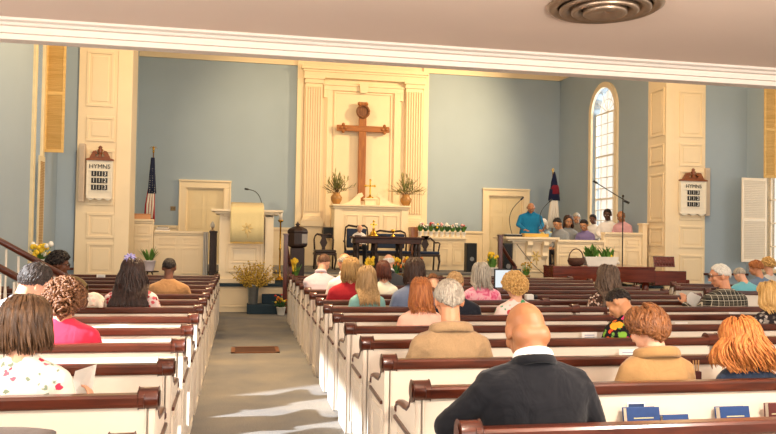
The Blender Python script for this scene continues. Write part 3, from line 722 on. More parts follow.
plant('daffodils', 'yellow daffodils in a pot at the foot of the dark octagonal font', 'potted plant', (at(295, 280, Y=16.0).x, 16.0, Z1), pot(.11, .16), TERRA, (22, .34, .03, .5, .3), (12, .05, 'daisy', [YEL], (.12, .36), .12))

# font, candle
Y = 16.75; x = at(297.5, 240, Y=Y).x; r_ = (at(308, 240, Y=Y).x-at(287, 240, Y=Y).x)/2
t = thing('baptismal_font', 'dark wooden octagonal font with a peaked finial cover on a square post', 'font', (x, Y, Z1))
def fz(py): return at(297, py, Y=Y).z-Z1
MB().box(-.15, .15, -.15, .15, .12, fz(247)-.02).box(-.24, .24, -.24, .24, 0, .12).build('pedestal', DARKW, t, .01)
MB().lathe([(r_*.6, fz(248)), (r_*.95, fz(246)), (r_, fz(244)), (r_, fz(233)), (r_*1.05, fz(232)), (r_*1.02, fz(231)), (r_*.9, fz(229)), (r_*.5, fz(227)), (r_*.15, fz(226))], n=8, smooth=False, rot=pi/8).build('basin', DARKW, t, .008)
MB().lathe([(.05, fz(226.5)), (.03, fz(225.5)), (.055, fz(224.5)), (.02, fz(223)), (.005, fz(221.5))], n=10).build('finial', DARKW, t)
MB().box(.08, .2, -r_*.93, -r_*.9, fz(243), fz(234)).build('front_pane', M('pane_grey', '#8a8175', .3), t)
Y = 17.36; x = at(280.7, 220, Y=Y).x; h = at(280.7, 220, Y=Y).z-Z1
t = thing('candle_stand', 'tall slim brass stand carrying the thick white candle beside the pulpit', 'candle stand', (x, Y, Z1))
MB().lathe([(.16, 0), (.16, .02), (.05, .06), (.02, .12), (.02, h*.5), (.035, h*.52), (.02, h*.54), (.018, h-.06), (.06, h-.03), (.065, h)], n=18).build('column', BRASS, t)
t = thing('candle', 'thick white candle on the tall brass stand beside the pulpit', 'candle', (x, Y, Z1+h+.002))
MB().lathe([(.04, 0), (.04, .175), (.03, .18)], n=16).build('wax', M('candle_wax', '#f1e9da', .5), t); MB().tube([(0, 0, .18), (0, .003, .2)], .003, 5).build('wick', BLACK, t)

# ------------------------------------------------------------------ pulpit-side choir screen (left of the pulpit)
Y = 17.2
def screen(label, pxs, ypx, Y, zb, npan, depth=.12, name='panelled_screen', mid=None):
    a, c = at(pxs[0], 250, Y=Y).x, at(pxs[1], 250, Y=Y).x; w = (c-a)/2; h = at((pxs[0]+pxs[1])/2, ypx, Y=Y).z-zb
    t = thing(name, label, 'screen', ((a+c)/2, Y, zb), 0, 'cream panelled screens of the chancel')
    MB().box(-w, w, 0, depth, 0, h-.05).build('body', CREAM, t)
    MB().box(-w+.004, w-.004, -.06, depth+.04, h-.05, h).box(-w+.004, w-.004, -.03, depth, h-.09, h-.05).build('cap_rail', CREAM, t, .006)
    b = MB(); k = 2*w/npan
    for i in range(npan): panel(b, -w+k*i+.06, -w+k*(i+1)-.06, .14, h*.66, 0, -1, .03, .018); panel(b, -w+k*i+.06, -w+k*(i+1)-.06, h*.72, h-.14, 0, -1, .03, .018)
    b.build('panel', CREAM, t); return t, w, h
ta, w, h = screen('tall cream panelled screen below the striped flag', (131.5, 153), 219, Y, Z1, 1)
zza = Z1+h
tb_, w, h = screen('lower cream panelled screen between the flag and the pulpit', (153.8, 203), 231, Y, Z1, 2)
zzb = Z1+h
x = at(141, 219, Y=Y+.05).x
t = thing('wooden_box', 'small pale terracotta box on the tall screen below the flag', 'box', (x, Y+.05, zza+.002)); MB().box(-.2, .2, -.06, .07, 0, .1).build('body', M('terracotta_pale', '#d59a6b', .6), t, .006); MB().box(-.21, .21, -.07, .08, .1, .115).build('lid', M('terracotta_pale', '#d59a6b', .6), t, .003)
x = at(163, 229, Y=Y+.05).x
for i in range(4):
    tag(MB().box(-.15+.01*i, .15-.015*i, -.06, .06, 0, .022).build('hymn_booklet', [PAPER, M('booklet_grey', '#8d8378', .7)][i % 2], None, .002), 'thin booklet %s the small pile on the lower flag-side screen' % ('at the bottom of', 'second from the bottom in', 'third from the bottom in', 'on top of')[i], 'booklet', 'booklets on the flag-side screen').location = (x+.01*(i % 2), Y+.05, zzb+.002+.0225*i)
plant('potted_fern', 'bright green potted plant on a small dark stand before the flag-side screen', 'potted plant', (at(149, 268, Y=16.4).x, 16.4, at(149, 271, Y=16.4).z+.002), pot(.13, .22), M('pot_lilac', '#d9cfd6', .4), (30, .32, .06, .65, .4), None)
x = at(149, 268, Y=16.4).x; hs = at(149, 271, Y=16.4).z-Z1
t = thing('plant_stand', 'small dark table under the bright green plant', 'plant stand', (x, 16.4, Z1))
MB().lathe([(.2, hs-.02), (.2, hs)], n=20).build('top', DARKW, t)
for i in range(3): a = 2*pi*i/3; MB().tube([(.05*cos(a), .05*sin(a), hs-.02), (.16*cos(a), .16*sin(a), 0)], .014, 6).build('leg', DARKW, t)
# white pleated box and dark organ case end by the pulpit
x0, x1 = at(203.5, 250, Y=17).x, at(207.5, 250, Y=17).x; h = at(205, 232, Y=17).z-Z1
t = thing('radiator', 'narrow whitish finned radiator between the screen and the dark cabinet', 'radiator', ((x0+x1)/2, 17.0, Z1))
b = MB()
for i in range(3): b.box(-.05+i*.035, -.025+i*.035, 0, .3, .08, h)
b.build('fins', M('radiator_grey', '#c5c2c0', .5), t, .008); MB().box(-.05, .05, .02, .28, 0, .1).build('base', M('radiator_grey', '#c5c2c0', .5), t)
x0, x1 = at(209.3, 250, Y=17).x, at(216.3, 250, Y=17).x; h = at(211, 231, Y=17).z-Z1; w = (x1-x0)/2
t = thing('dark_cabinet', 'narrow dark wooden cabinet standing beside the pulpit', 'cabinet', ((x0+x1)/2, 17.0, Z1))
MB().box(-w, w, 0, .4, 0, h-.04).build('body', DARKW, t, .005); MB().box(-w-.01, w+.01, -.02, .42, h-.04, h).build('top', DARKW, t, .005); b = MB(); panel(b, -w+.02, w-.02, .1, h-.12, 0, -1, .02, .012); b.build('door', DARKW, t)
zc_ = Z1+h
t = thing('glass_lamp', 'small silver lamp on the dark cabinet beside the pulpit', 'lamp', (at(214, 230, Y=17.2).x-.03, 17.15, zc_))
MB().lathe([(.06, 0), (.06, .015), (.02, .03), (.02, .07)], n=14).build('base', NICKEL, t); MB().lathe([(.03, .07), (.05, .1), (.045, .15), (.02, .2), (.02, .21)], n=14).build('globe', M('lamp_glass', '#cfcac2', .2), t)
# wall switch
p = at(173, 208.5, Y=YB); t = thing('wall_switch', 'tan switch plate on the blue wall beside the flag-side door', 'switch', (p.x, YB, p.z)); MB().box(-.07, .07, -.012, 0, -.06, .06).build('plate', M('switch_tan', '#8d7752', .5), t, .004)
b = MB().box(-.04, -.015, -.022, -.012, -.025, .025).box(.015, .04, -.022, -.012, -.025, .025).build('toggle_button', M('switch_dark', '#5e4e36', .5), t)

# ------------------------------------------------------------------ flags
def stars():
    t = NT('canton_navy'); v = t.coord(); vo = t.n('ShaderNodeTexVoronoi', Scale=16.0); vo.inputs['Randomness'].default_value = .2; t.l(v, vo.inputs['Vector'])
    t.l(t.ramp(vo.outputs['Distance'], ((.16, hexc('#e8e4da')), (.2, hexc('#1e2747')))), t.b.inputs['Base Color']); t.b.inputs['Roughness'].default_value = .85; return t.m
FR = M_fabric('flag_red', '#b3262b', .05, .2); FW = M_fabric('flag_white', '#eee4d6', .05, .2); FN = M_fabric('flag_navy', '#1d2340', .05, .2)
def pole(label, px, pytop, Y, cat='flagpole'):
    x = at(px, 200, Y=Y).x; h = at(px, pytop, Y=Y).z-Z2
    t = thing('flagpole', label, cat, (x, Y, Z2)); MB().lathe([(.2, 0), (.2, .03), (.06, .06), (.03, .15), (.03, .2)], n=20).build('base', BRASS, t)
    MB().tube([(0, 0, .1), (0, 0, h-.15)], .016, 8).build('pole', M_wood('pole_oak', '#6b4520', '#9a6b35', .4, 'Z'), t); return t, h
Y = 21.2
t, h = pole('flagpole with a gold eagle carrying the striped flag', 152.3, 147, Y)
b = MB(); b.ell((0, 0, h-.13), .03, 10); b.ell((0, 0, h-.06), (.03, .03, .06), 8); b.ell((0, -.02, h+.0), .022, 8)
for s in (-1, 1): b.tube([(0, 0, h-.04), (s*.06, 0, h+.01), (s*.1, 0, h-.05)], [.02, .018, .006], 6, flat=.5)
b.build('eagle', BRASS, t)
def folds(mb, xs, z0, z1, y, r0, r1, amp=.01):
    for i, xx in enumerate(xs): mb.tube([(xx*.25, y+(i % 2)*.02, z1), (xx*.6+amp*sin(i*2), y+(i % 2)*.03, z1+(z0-z1)*.45), (xx, y+(i % 2)*.03, z0)], [r0, (r0+r1)/2, r1], 8)
f = thing('flag', 'furled flag of navy canton and red and white stripes on the eagle pole', 'flag', (t.location.x, Y-.11, Z2))
zt_, zm, zb_ = at(152, 158, Y=Y).z-Z2, at(152, 188, Y=Y).z-Z2, at(152, 222, Y=Y).z-Z2
b = MB(); folds(b, (-.05, .0, .05), zm-.15, zt_, 0, .04, .065); b.build('canton', stars(), f)
xs = [-.17, -.13, -.09, -.05, -.01, .03, .07]
r1 = MB(); w1 = MB()
for i, xx in enumerate(xs):
    tgt = r1 if i % 2 == 0 else w1; fw = -.02*(i % 2)
    tgt.tube([(xx*.4+.02, .01+fw, zm+.25), (xx*.85+.012*sin(i*3), fw, (zm+zb_)/2), (xx+.02*sin(i), -.01+fw, zb_+.05*(i % 3))], [.022, .028, .03], 8)
r1.build('red_stripe', FR, f); w1.build('white_stripe', FW, f)
Y = 20.6
t, h = pole('flagpole carrying the navy, red and white furled flag in the far corner', 552.5, 168, Y)
MB().box(-.012, .012, -.012, .012, h-.15, h).box(-.045, .045, -.012, .012, h-.07, h-.045).build('cross_finial', BRASS, t)
f = thing('flag', 'furled flag of navy, red and white hanging in the blue corner behind the choir', 'flag', (t.location.x, Y-.11, Z2))
za, zb1, zb2, zb3 = (at(552, q, Y=Y).z-Z2 for q in (172, 186, 199, 228))
b = MB(); b.lathe([(.12, zb1-.1), (.1, zb1+.1), (.05, za-.1), (.02, za)], n=14, sy=.45); b.build('navy_field', FN, f)
b = MB(); b.lathe([(.15, zb1-.24), (.125, zb1-.06), (.1, zb1+.02)], (.02, -.012, 0), n=14, sy=.45); b.build('red_cross', M_fabric('flag_maroon', '#7d2232', .05, .2), f)
b = MB(); b.lathe([(.185, zb2-.05), (.16, zb1-.22), (.14, zb1-.1)], (.0, -.0, 0), n=14, sy=.45); b.build('navy_fold', FN, f)
b = MB(); folds(b, (-.16, -.09, -.02, .05, .12), zb3, zb2+.12, -.01, .05, .06); b.build('white_field', FW, f)

# ------------------------------------------------------------------ hymn boards on the pillars
HB = M('board_white', '#efe6d4', .5, .02); BROWN = M_wood('board_brown', '#6b3313', '#9a5524', .4, 'X')
def hymnboard(label, px0, px1, pyt, pyp, pyb, rows, px_c, Yf=YF-.09, flip=1):
    x0, x1 = at(px0, 190, Y=Yf).x, at(px1, 190, Y=Yf).x; xc = (x0+x1)/2; w = (x1-x0)/2; Z = lambda p: at(px_c, p, Y=Yf).z
    zt, zp, zb_ = Z(pyt), Z(pyp), Z(pyb)
    t = thing('hymn_board', label, 'hymn board', (xc, Yf, zb_), 0, 'hymn boards on the pillars'); H = zp-zb_
    pts = [(-w, H), (w, H)]
    k = 6; pts += [(w, .06)]; dx = 2*w/(k*4)
    for i in range(k*4+1): q = w-2*w*i/(k*4); pts.append((q, .06-.05*abs(sin(pi*k/2*(1-i/(k*4)*1.0)))))
    pts.append((-w, .06))
    MB().prism(pts, -.1, -.02).build('back_board', HB, t)
    b = MB()
    for z in [H-.195-.135*i for i in range(5)]: b.box(-w+.03, w-.03, -.115, -.1, z-.012, z)
    b.box(-w, -w+.03, -.115, -.1, .1, H); b.box(w-.03, w, -.115, -.1, .1, H); b.build('card_rail', HB, t)
    a = w*1.06; hp = zt-zp
    def side(s): return [(s*a, 0), (s*a, .03), (s*a*.75, .05), (s*a*.66, hp*.35), (s*a*.5, hp*.62), (s*a*.3, hp*.66), (s*a*.2, hp*.5), (s*a*.26, hp*.38), (s*a*.36, hp*.42), (s*a*.3, hp*.28), (s*a*.14, hp*.24), (s*a*.08, hp*.45)]
    pts = side(1)+list(reversed(side(-1)))
    MB().prism([(p, H+q) for p, q in pts], -.13, -.05).build('pediment', BROWN, t)
    MB().lathe([(.05, H+hp*.42), (.03, H+hp*.55), (.06, H+hp*.68), (.03, H+hp*.82), (.045, H+hp*.88), (.005, H+hp)], (0, -.09, 0), 10).build('finial', BROWN, t)
    words(rows[0], 'lettering', .12, BLACK, t, (0, -.118, H-.12), (pi/2, 0, 0), .002)
    for i, s in enumerate(rows[1:]):
        z = H-.26-.135*i
        for j, ch in enumerate(s):
            xx = (j-1)*.105; c = MB().box(xx-.045, xx+.045, -.118, -.104, z-.05, z+.05).build('number_card', BLACK, t)
            words(ch, 'numeral', .11, PAPER, c, (xx, -.121, z), (pi/2, 0, 0), .001)
    return t
th = hymnboard('white hymn board with brown scroll top on the panelled pillar near the striped flag', 87.2, 113, 146, 161, 201, ('HYMNS', '113', '112', '113'), 100)
th = hymnboard('white hymn board with brown scroll top on the panelled pillar beside the choir', 678, 703.5, 168.5, 181.5, 216, ('HYMNS', '113', '112', '113'), 690)
SIDE = M('side_panel_taupe', '#cbb9a5', .6)
for lab, pa, pb, pt, pq in (('tall taupe speaker column on the outer edge of the flag-side pillar', 80, 85.8, 144, 202), ('tall pale speaker column on the outer edge of the choir-side pillar', 704.8, 709.5, 168, 216)):
    Yf = YF-.1; x0, x1 = at(pa, 170, Y=Yf).x, at(pb, 170, Y=Yf).x; zt_, zb_ = at(pa, pt, Y=Yf).z, at(pa, pq, Y=Yf).z
    t = thing('column_speaker', lab, 'speaker', ((x0+x1)/2, YF, zb_), 0, 'column speakers on the pillars'); w = (x1-x0)/2
    MB().box(-w, w, -.24 if pa < 400 else -.14, -.09 if pa < 400 else 0, 0, zt_-zb_).build('cabinet', SIDE, t, .012)
    MB().box(-w+.02, w-.02, -.245 if pa < 400 else -.145, -.238 if pa < 400 else -.138, .05, zt_-zb_-.05).build('grille', M('grille_taupe', '#bfae9b', .8), t)
# ------------------------------------------------------------------ chancel furniture
def chair(label, loc, rz, arms, seatm, w=.3, back='splat', hb=1.05, cat='chair', name='chair', group=None, depth=.5):
    t = thing(name, label, cat, loc, rz, group); hs = .46
    MB().box(-w, w, -.02, depth, hs-.09, hs-.03).build('seat_rail', DARKW, t, .01)
    b = MB().box(-w+.01, w-.01, -.0, depth-.01, hs-.03, hs+.04); b.build('seat', seatm, t, .025)
    for sx_ in (-1, 1):
        MB().tube([(sx_*(w-.04), depth-.04, hs-.05), (sx_*(w-.02), depth, .25), (sx_*(w-.05), depth-.03, .03), (sx_*(w-.04), depth+.0, 0)], [.04, .028, .022, .03], 8).build('leg', DARKW, t)
        MB().tube([(sx_*(w-.04), .02, hs-.05), (sx_*(w-.04), -.06, 0)], .024, 8).build('leg', DARKW, t)
        MB().tube([(sx_*(w-.05), .0, hs-.05), (sx_*(w-.03), -.03, hs+.3), (sx_*(w-.06), -.09, hb-.03)], [.026, .022, .02], 8).build('back_post', DARKW, t)
        if arms: MB().tube([(sx_*(w-.03), -.03, hs+.26), (sx_*(w+.03), .2, hs+.27), (sx_*(w+.02), .36, hs+.24), (sx_*(w-.0), .33, hs+.1), (sx_*(w-.03), .36, hs-.02)], .02, 8).build('arm', DARKW, t)
    b = MB(); b.tube([(-(w-.06), -.09, hb-.03), (-w*.6, -.1, hb+.02), (0, -.1, hb-.01), (w*.6, -.1, hb+.02), (w-.06, -.09, hb-.03)], [.02, .028, .03, .028, .02], 8); b.build('crest_rail', DARKW, t)
    if back == 'splat':
        b = MB(); q = [(.05, hs), (.04, hs+.1), (.1, hs+.22), (.05, hs+.34), (.11, hs+.44), (.06, hb-.02)]
        b.prism(q+[(-a, z) for a, z in reversed(q)], -.07, -.045); o = b.build('splat', DARKW, t)
        b = MB().tube([(.045*cos(2*pi*i/16), -.075, hs+.3+.09*sin(2*pi*i/16)) for i in range(17)], .01, 6); b.build('splat_carving', DARKW, o)
    else:
        MB().box(-w+.08, w-.08, -.085, -.02, hs+.1, hb-.06).build('back_cushion', seatm, t, .025)
    return t
Y = 18.7
chair('dark carved side chair with an open splat back behind the octagonal font', (at(323.7, 250, Y=19.6).x, 19.6, Z2), pi, False, M('leather_dark', '#2b211d', .4), .28, hb=.88)
chair('dark carved armchair holding the elderly man at the table end', (at(356.5, 250, Y=19.5).x, 19.5, Z2), pi, True, BLUEUP, .34, 'cushion', 1.12)
chair('long dark settee with slate blue cushions behind the communion table', (at(390.5, 250, Y=19.5).x, 19.5, Z2), pi, True, BLUEUP, .46, 'cushion', 1.0, 'settee', 'settee')
chair('dark chair with a slate blue seat at the far end of the communion table', (at(425.5, 250, Y=19.3).x, 19.3, Z2), pi, True, BLUEUP, .27, 'splat', .82)
# communion table
Y = 18.0; x0, x1 = at(353, 245, Y=Y).x, at(424.5, 245, Y=Y).x; w = (x1-x0)/2; h = at(390, 236.8, Y=Y).z-Z2
t = thing('communion_table', 'long dark walnut communion table with turned legs before the altar', 'table', ((x0+x1)/2, Y, Z2))
MB().box(-w, w, 0, .62, h-.045, h).build('top', M_wood('table_walnut', '#2f150e', '#512619', .5, 'X', 1, 0), t, .012)
MB().box(-w+.06, w-.06, .05, .57, h-.17, h-.045).build('apron', M_wood('table_walnut', '#2f150e', '#512619', .5, 'X', 1, 0), t, .006)
for xx in (-w+.12, -w*.35, w*.35, w-.12):
    for yy in (.09, .53):
        MB().lathe([(.045, 0), (.05, .05), (.03, .09), (.028, .2), (.05, .34), (.055, .42), (.03, .5), (.045, .54), (.045, h-.16)], (xx, yy, 0), 12).build('leg', DARKW, t)
MB().box(-w+.12, w-.12, .28, .34, .1, .15).build('stretcher', DARKW, t, .006)
zt_ = Z2+h+.002
p = at(373.5, 236, Y=Y+.3)
t = thing('brass_figure', 'brass cross on a stepped stand at the middle of the communion table', 'cross', (p.x, Y+.3, zt_))
MB().lathe([(.13, 0), (.13, .03), (.09, .05), (.08, .1), (.04, .13), (.03, .2)], n=16).build('base', BRASS, t)
MB().box(-.02, .02, -.015, .015, .18, .37).box(-.08, .08, -.015, .015, .27, .31).ell((0, 0, .37), .03, 8).build('cross', BRASS, t, .003)
p = at(393, 236, Y=Y+.3); t = thing('chalice', 'small brass cup on the communion table near the flower pots', 'cup', (p.x, Y+.3, zt_))
MB().lathe([(.06, 0), (.06, .012), (.015, .04), (.015, .09), (.045, .12), (.055, .18), (.05, .18), (.03, .12)], n=16).build('bowl', BRASS, t)
for i, (px, lab) in enumerate(((358, 'low dark offering plate beside the brass table cross'), (383.5, 'low dark offering plate between the brass cross and cup'))):
    p = at(px, 236, Y=Y+.35); t = tag(MB().lathe([(.12, 0), (.14, .015), (.17, .04), (.16, .04), (.12, .02)], n=20).build('offering_plate', DARKW), lab, 'plate', 'plates on the communion table'); t.location = (p.x, Y+.35, zt_); t.scale = (.6, .6, .6)
# yellow spring flowers on the platform before the table
for i, (px, py, lab) in enumerate(((369, 276, 'yellow potted daffodils on the platform below the elderly man'), (396, 278, 'yellow and orange pot, first of three before the settee'), (407, 278, 'yellow and orange pot, middle of three before the settee'), (419, 278, 'yellow and orange pot, last of three before the settee'))):
    plant('spring_flowers', lab, 'potted plant', (at(px, py, Y=17.2).x, 17.2, Z1), pot(.12, .18), TERRA, (26, .32, .045, .35, .2), (16, .045, 'daisy', [YEL, ORG] if i else [YEL], (.12, .36), .1), 'spring flowers on the platform', LEAFD)
# low screen with the row of pots
Y = 19.6
ts, w, h = screen('cream panelled screen carrying the row of white flower pots', (418.5, 466), 237, Y, Z2, 3)
zs_ = Z2+h
cols = [([PNK, WHT], 'pale pink'), ([WHT], 'white'), ([REDP, PNK], 'deep pink'), ([WHT, YEL], 'white and yellow'), ([PNK], 'pink'), ([WHT], 'white')]
for i in range(9):
    px = 420.5+i*5.4; ms, nm = cols[i % 6]
    plant('potted_lily', 'white pot of %s blooms, %s in the screen row' % (nm, ('first from the table', 'second from the table', 'third from the table', 'fourth from the table', 'in the middle', 'fourth from the door', 'third from the door', 'second from the door', 'next to the door')[i] if i != 4 else 'fifth from the table'), 'potted plant', (at(px, 237, Y=Y).x, Y+.04, zs_+.002), pot(.06, .14), POTW, (30, .21, .05, .5, .3), (6, .035, 'ball', ms, (.1, .22), .07), 'pots along the screen', [LEAF, LEAFD][i % 2])
x = at(414.5, 237, Y=19.9).x
t = thing('wooden_box', 'brown wooden cabinet between the altar and the row of pots', 'cabinet', (x, 19.9, Z2)); hh = at(414.5, 227, Y=19.9).z-Z2
MB().box(-.1, .1, 0, .3, 0, hh).build('body', M_wood('box_brown', '#7a4a2a', '#a5683b', .4, 'Z'), t, .01); b = MB(); panel(b, -.085, .085, .1, hh-.08, 0, -1, .02, .012); b.build('door', M_wood('box_brown', '#7a4a2a', '#a5683b', .4, 'Z'), t)
# loudspeakers
def tower(label, pxs, pys, Y, zb, dep=.4, grp='black loudspeakers of the chancel'):
    x0, x1 = at(pxs[0], 255, Y=Y).x, at(pxs[1], 255, Y=Y).x; zt_ = at(pxs[0], pys, Y=Y).z; w = (x1-x0)/2; H = zt_-zb
    t = thing('loudspeaker', label, 'speaker', ((x0+x1)/2, Y, zb), 0, grp); MB().box(-w, w, 0, dep, 0, H).build('cabinet', BLACK, t, .012)
    MB().box(-w+.02, w-.02, -.012, 0, .04, H-.04).build('grille', M('speaker_cloth', '#22252b', .85, .1, 90), t, .004)
    MB().prism([(.055*cos(2*pi*i/16), H*.45+.055*sin(2*pi*i/16)) for i in range(16)], -.018, -.012).build('badge', M('speaker_badge', '#8a8d92', .4), t)
tower('tall black loudspeaker beside the cream door and flower pots', (466.8, 477), 243, 18.6, Z2, .25)
tower('black loudspeaker under the lectern where the blue-shirted man stands', (504, 512.6), 243, 15.93, Z1, .19)
p = at(327.3, 231.5, Y=20.9); t = thing('wall_monitor', 'small square black monitor speaker behind the carved side chair', 'speaker', (p.x, YB-.17, p.z-.18))
MB().box(-.13, .13, -.95, -.7, .0, .3).build('cabinet', BLACK, t, .01); MB().box(-.03, .03, -.7, 0, .12, .18).build('wall_bracket', BLACK, t)
MB().box(-.11, .11, -.96, -.95, .02, .28).build('grille', M('speaker_cloth', '#22252b', .85, .1, 90), t)

# ------------------------------------------------------------------ choir side lectern
Y = 16.15
x0, x1 = at(505, 255, Y=Y).x, at(551, 255, Y=Y).x; w = (x1-x0)/2; zl = at(530, 237, Y=Y).z-Z1
t = thing('lectern', 'broad cream lectern with bracketed ledge where the blue-shirted man stands', 'lectern', ((x0+x1)/2, Y, Z1)); ox = t.location.x
def lx(px): return at(px, 255, Y=Y).x-ox
def lz(py): return at(530, py, Y=Y).z-Z1
MB().box(lx(513), lx(549), 0, .6, 0, zl-.08).build('body', CREAM, t, .006)
b = MB(); b.box(-w-.05, w+.12, -.2, .7, zl-.05, zl); b.box(-w+.02, w+.06, -.13, .65, zl-.1, zl-.05); b.box(lx(513)-.04, lx(549)+.04, -.06, .6, zl-.15, zl-.1); b.build('ledge', CREAM, t, .008)
for px in (527.5, 543.5):
    xx = lx(px); b = MB(); pr = [(0, zl-.1), (-.17, zl-.1), (-.18, zl-.18), (-.12, zl-.24), (-.08, zl-.34), (-.1, zl-.42), (-.03, zl-.5), (0, zl-.5)]
    b.prism(pr, xx-.06, xx+.06, 'YZ'); b.build('corbel', CREAM, t, .006)
b = MB(); panel(b, lx(515), lx(547), lz(272), lz(250), 0, -1, .035, .02); b.build('front_panel', CREAM, t)
b = MB(); xx = lx(535.5); zz = lz(256)
for i in range(6): a = 2*pi*i/6; b.ell((xx+.07*cos(a), -.025, zz+.07*sin(a)), (.06, .008, .025), 8, Euler((0, -a, 0)))
b.tube([(xx, -.025, zz-.05), (xx+.03, -.025, zz-.2)], .01, 6); b.build('gilt_motif', M('gilt_faded', '#d9bd78', .5), t)
pts = [(lx(549), lz(268)), (lx(550.5), lz(272)), (lx(554), lz(277)), (lx(557), lz(282)), (lx(557), 0), (lx(549), 0)]
MB().prism(pts, -.05, .6).build('flared_foot', CREAM, t, .006)
LEC = t; zL = Z1+zl+.002
t = thing('keyboard_slab', 'flat black keyboard on the ledge before the blue-shirted man', 'keyboard', (at(512.3, 236, Y=Y).x, Y-.02, zL)); MB().box(-.2, .2, -.1, .14, 0, .05).build('case', BLACK, t, .008)
b = MB()
for i in range(13): b.box(-.19+.029*i, -.165+.029*i, -.09, 0, .05, .058)
b.build('keys', PAPER, t)
t = thing('yellow_tray', 'long yellow wooden tray on the choir lectern ledge', 'tray', (at(536, 236, Y=Y).x, Y+.06, zL)); YW = M_wood('tray_yellow', '#c79a3c', '#e0b95a', .5, 'X', 1, 0)
MB().box(-.29, .29, -.1, .1, 0, .02).build('base', YW, t, .004); MB().box(-.29, .29, -.1, -.085, .02, .08).box(-.29, .29, .085, .1, .02, .08).box(-.29, -.275, -.085, .085, .02, .08).box(.275, .29, -.085, .085, .02, .08).build('rim', YW, t, .003)
goose('thin black microphone arching past the cream door beside the blue-shirted man', (at(512.5, 236, Y=16.7).x, 16.7, zL), at(520.5, 201, Y=16.75), (-.16, .06), 'lectern microphones')
MB().box(-.05, .05, .4, .6, zl-.12, zl-.05)
goose('thin black microphone arching in front of the corner flag', (at(547, 236, Y=16.72).x, 16.72, zL), at(549, 203, Y=16.75), (-.2, .06), 'lectern microphones')
rail_ = rail('mahogany newel with a curved handrail beside the choir lectern', 500, at(500, 236, Y=15.5).z, at(519, 270, Y=15.5).x, 15.5)
a, c = at(517, 244, Y=15.86), at(557, 283, Y=15.86); 
t = tag(MB().tube([(a.x+(c.x-a.x)*q, 15.88-.16*q, a.z+(c.z-a.z)*q-.12*sin(pi*q)) for q in [i/12 for i in range(13)]], .009, 6).build('speaker_cable', M('cable_grey', '#6d655a', .6)), 'thin grey cable trailing down the front of the choir lectern', 'cable')
plant('tulips', 'pot of yellow tulips between the loudspeakers', 'potted plant', (at(492, 280, Y=15.4).x, 15.4, at(493, 276, Y=15.4).z+.002), pot(.12, .18), POTW, (26, .28, .06, .45, .25), (18, .04, 'tulip', [YEL], (.12, .27), .12))
z_ = at(493, 276, Y=15.4).z; t = thing('plant_stand', 'small dark table under the yellow tulips', 'plant stand', (at(492, 280, Y=15.4).x, 15.4, 0))
MB().lathe([(.13, z_-.03), (.13, z_)], n=18).build('top', DARKW, t)
for i in range(3): q = 2*pi*i/3; MB().tube([(.1*cos(q), .1*sin(q), z_-.03), (.16*cos(q), .16*sin(q), 0)], .016, 6).build('leg', DARKW, t)
z_ = at(526, 281, Y=15.2).z+.002
plant('dried_gold_flowers', 'pot of dull gold flowers before the choir lectern', 'potted plant', (at(526, 280, Y=15.2).x, 15.2, z_), pot(.09, .12), TERRA, (20, .2, .04, .6, .3), (20, .025, 'ball', [M('petal_gold', '#c4973a', .7, .2, 30)], (.06, .28), .12))
t = thing('plant_stand', 'small dark table under the dull gold flowers', 'plant stand', (at(526, 280, Y=15.2).x, 15.2, 0))
z_ -= .002; MB().lathe([(.15, z_-.03), (.15, z_)], n=18).build('top', DARKW, t)
for i in range(3): q = 2*pi*i/3; MB().tube([(.08*cos(q), .08*sin(q), z_-.03), (.13*cos(q), .13*sin(q), 0)], .016, 6).build('leg', DARKW, t)
# choir screens
Y = 16.5
tA, wA, hA = screen('long low cream choir screen behind the flower basket', (557, 603), 240, Y, Z1, 2, .14, 'choir_screen')
tB, wB, hB = screen('higher cream choir screen in front of the white-shirted men', (603.6, 641.5), 232.5, Y, Z1, 2, .14, 'choir_screen')
t = thing('screen_post', 'tall cream end post of the choir screen beside the panelled pillar', 'post', (at(644, 250, Y=Y).x, Y, Z1)); hh = at(644, 225, Y=Y).z-Z1
MB().box(-.06, .06, -.04, .16, 0, hh).build('post', CREAM, t, .006); MB().box(-.08, .08, -.06, .18, hh, hh+.04).build('cap', CREAM, t, .006)
# microphone boom
Y = 16.2; p = at(623, 196, Y=Y)
t = thing('microphone_stand', 'black boom microphone stand rising behind the piano', 'microphone stand', (p.x, Y, Z1)); a = at(593.5, 181, Y=Y)-Vector((p.x, Y, Z1)); c = at(629, 203, Y=Y)-Vector((p.x, Y, Z1)); p.z -= Z1
MB().lathe([(.14, 0), (.14, .02), (.03, .05)], n=20).build('base', BLACKM, t)
MB().tube([(0, 0, .03), (0, 0, p.z)], .013, 8).build('pole', BLACKM, t); MB().tube([a, c], .01, 8).build('boom', BLACKM, t)
MB().tube([a+Vector((.1, 0, -.05)), a], [.02, .028], 10).build('microphone', BLACK, t); MB().ell((0, 0, p.z), .03, 10).build('clamp', BLACK, t); MB().tube([c, c+Vector((-.12, 0, .05))], .028, 8).build('counterweight', BLACK, t)
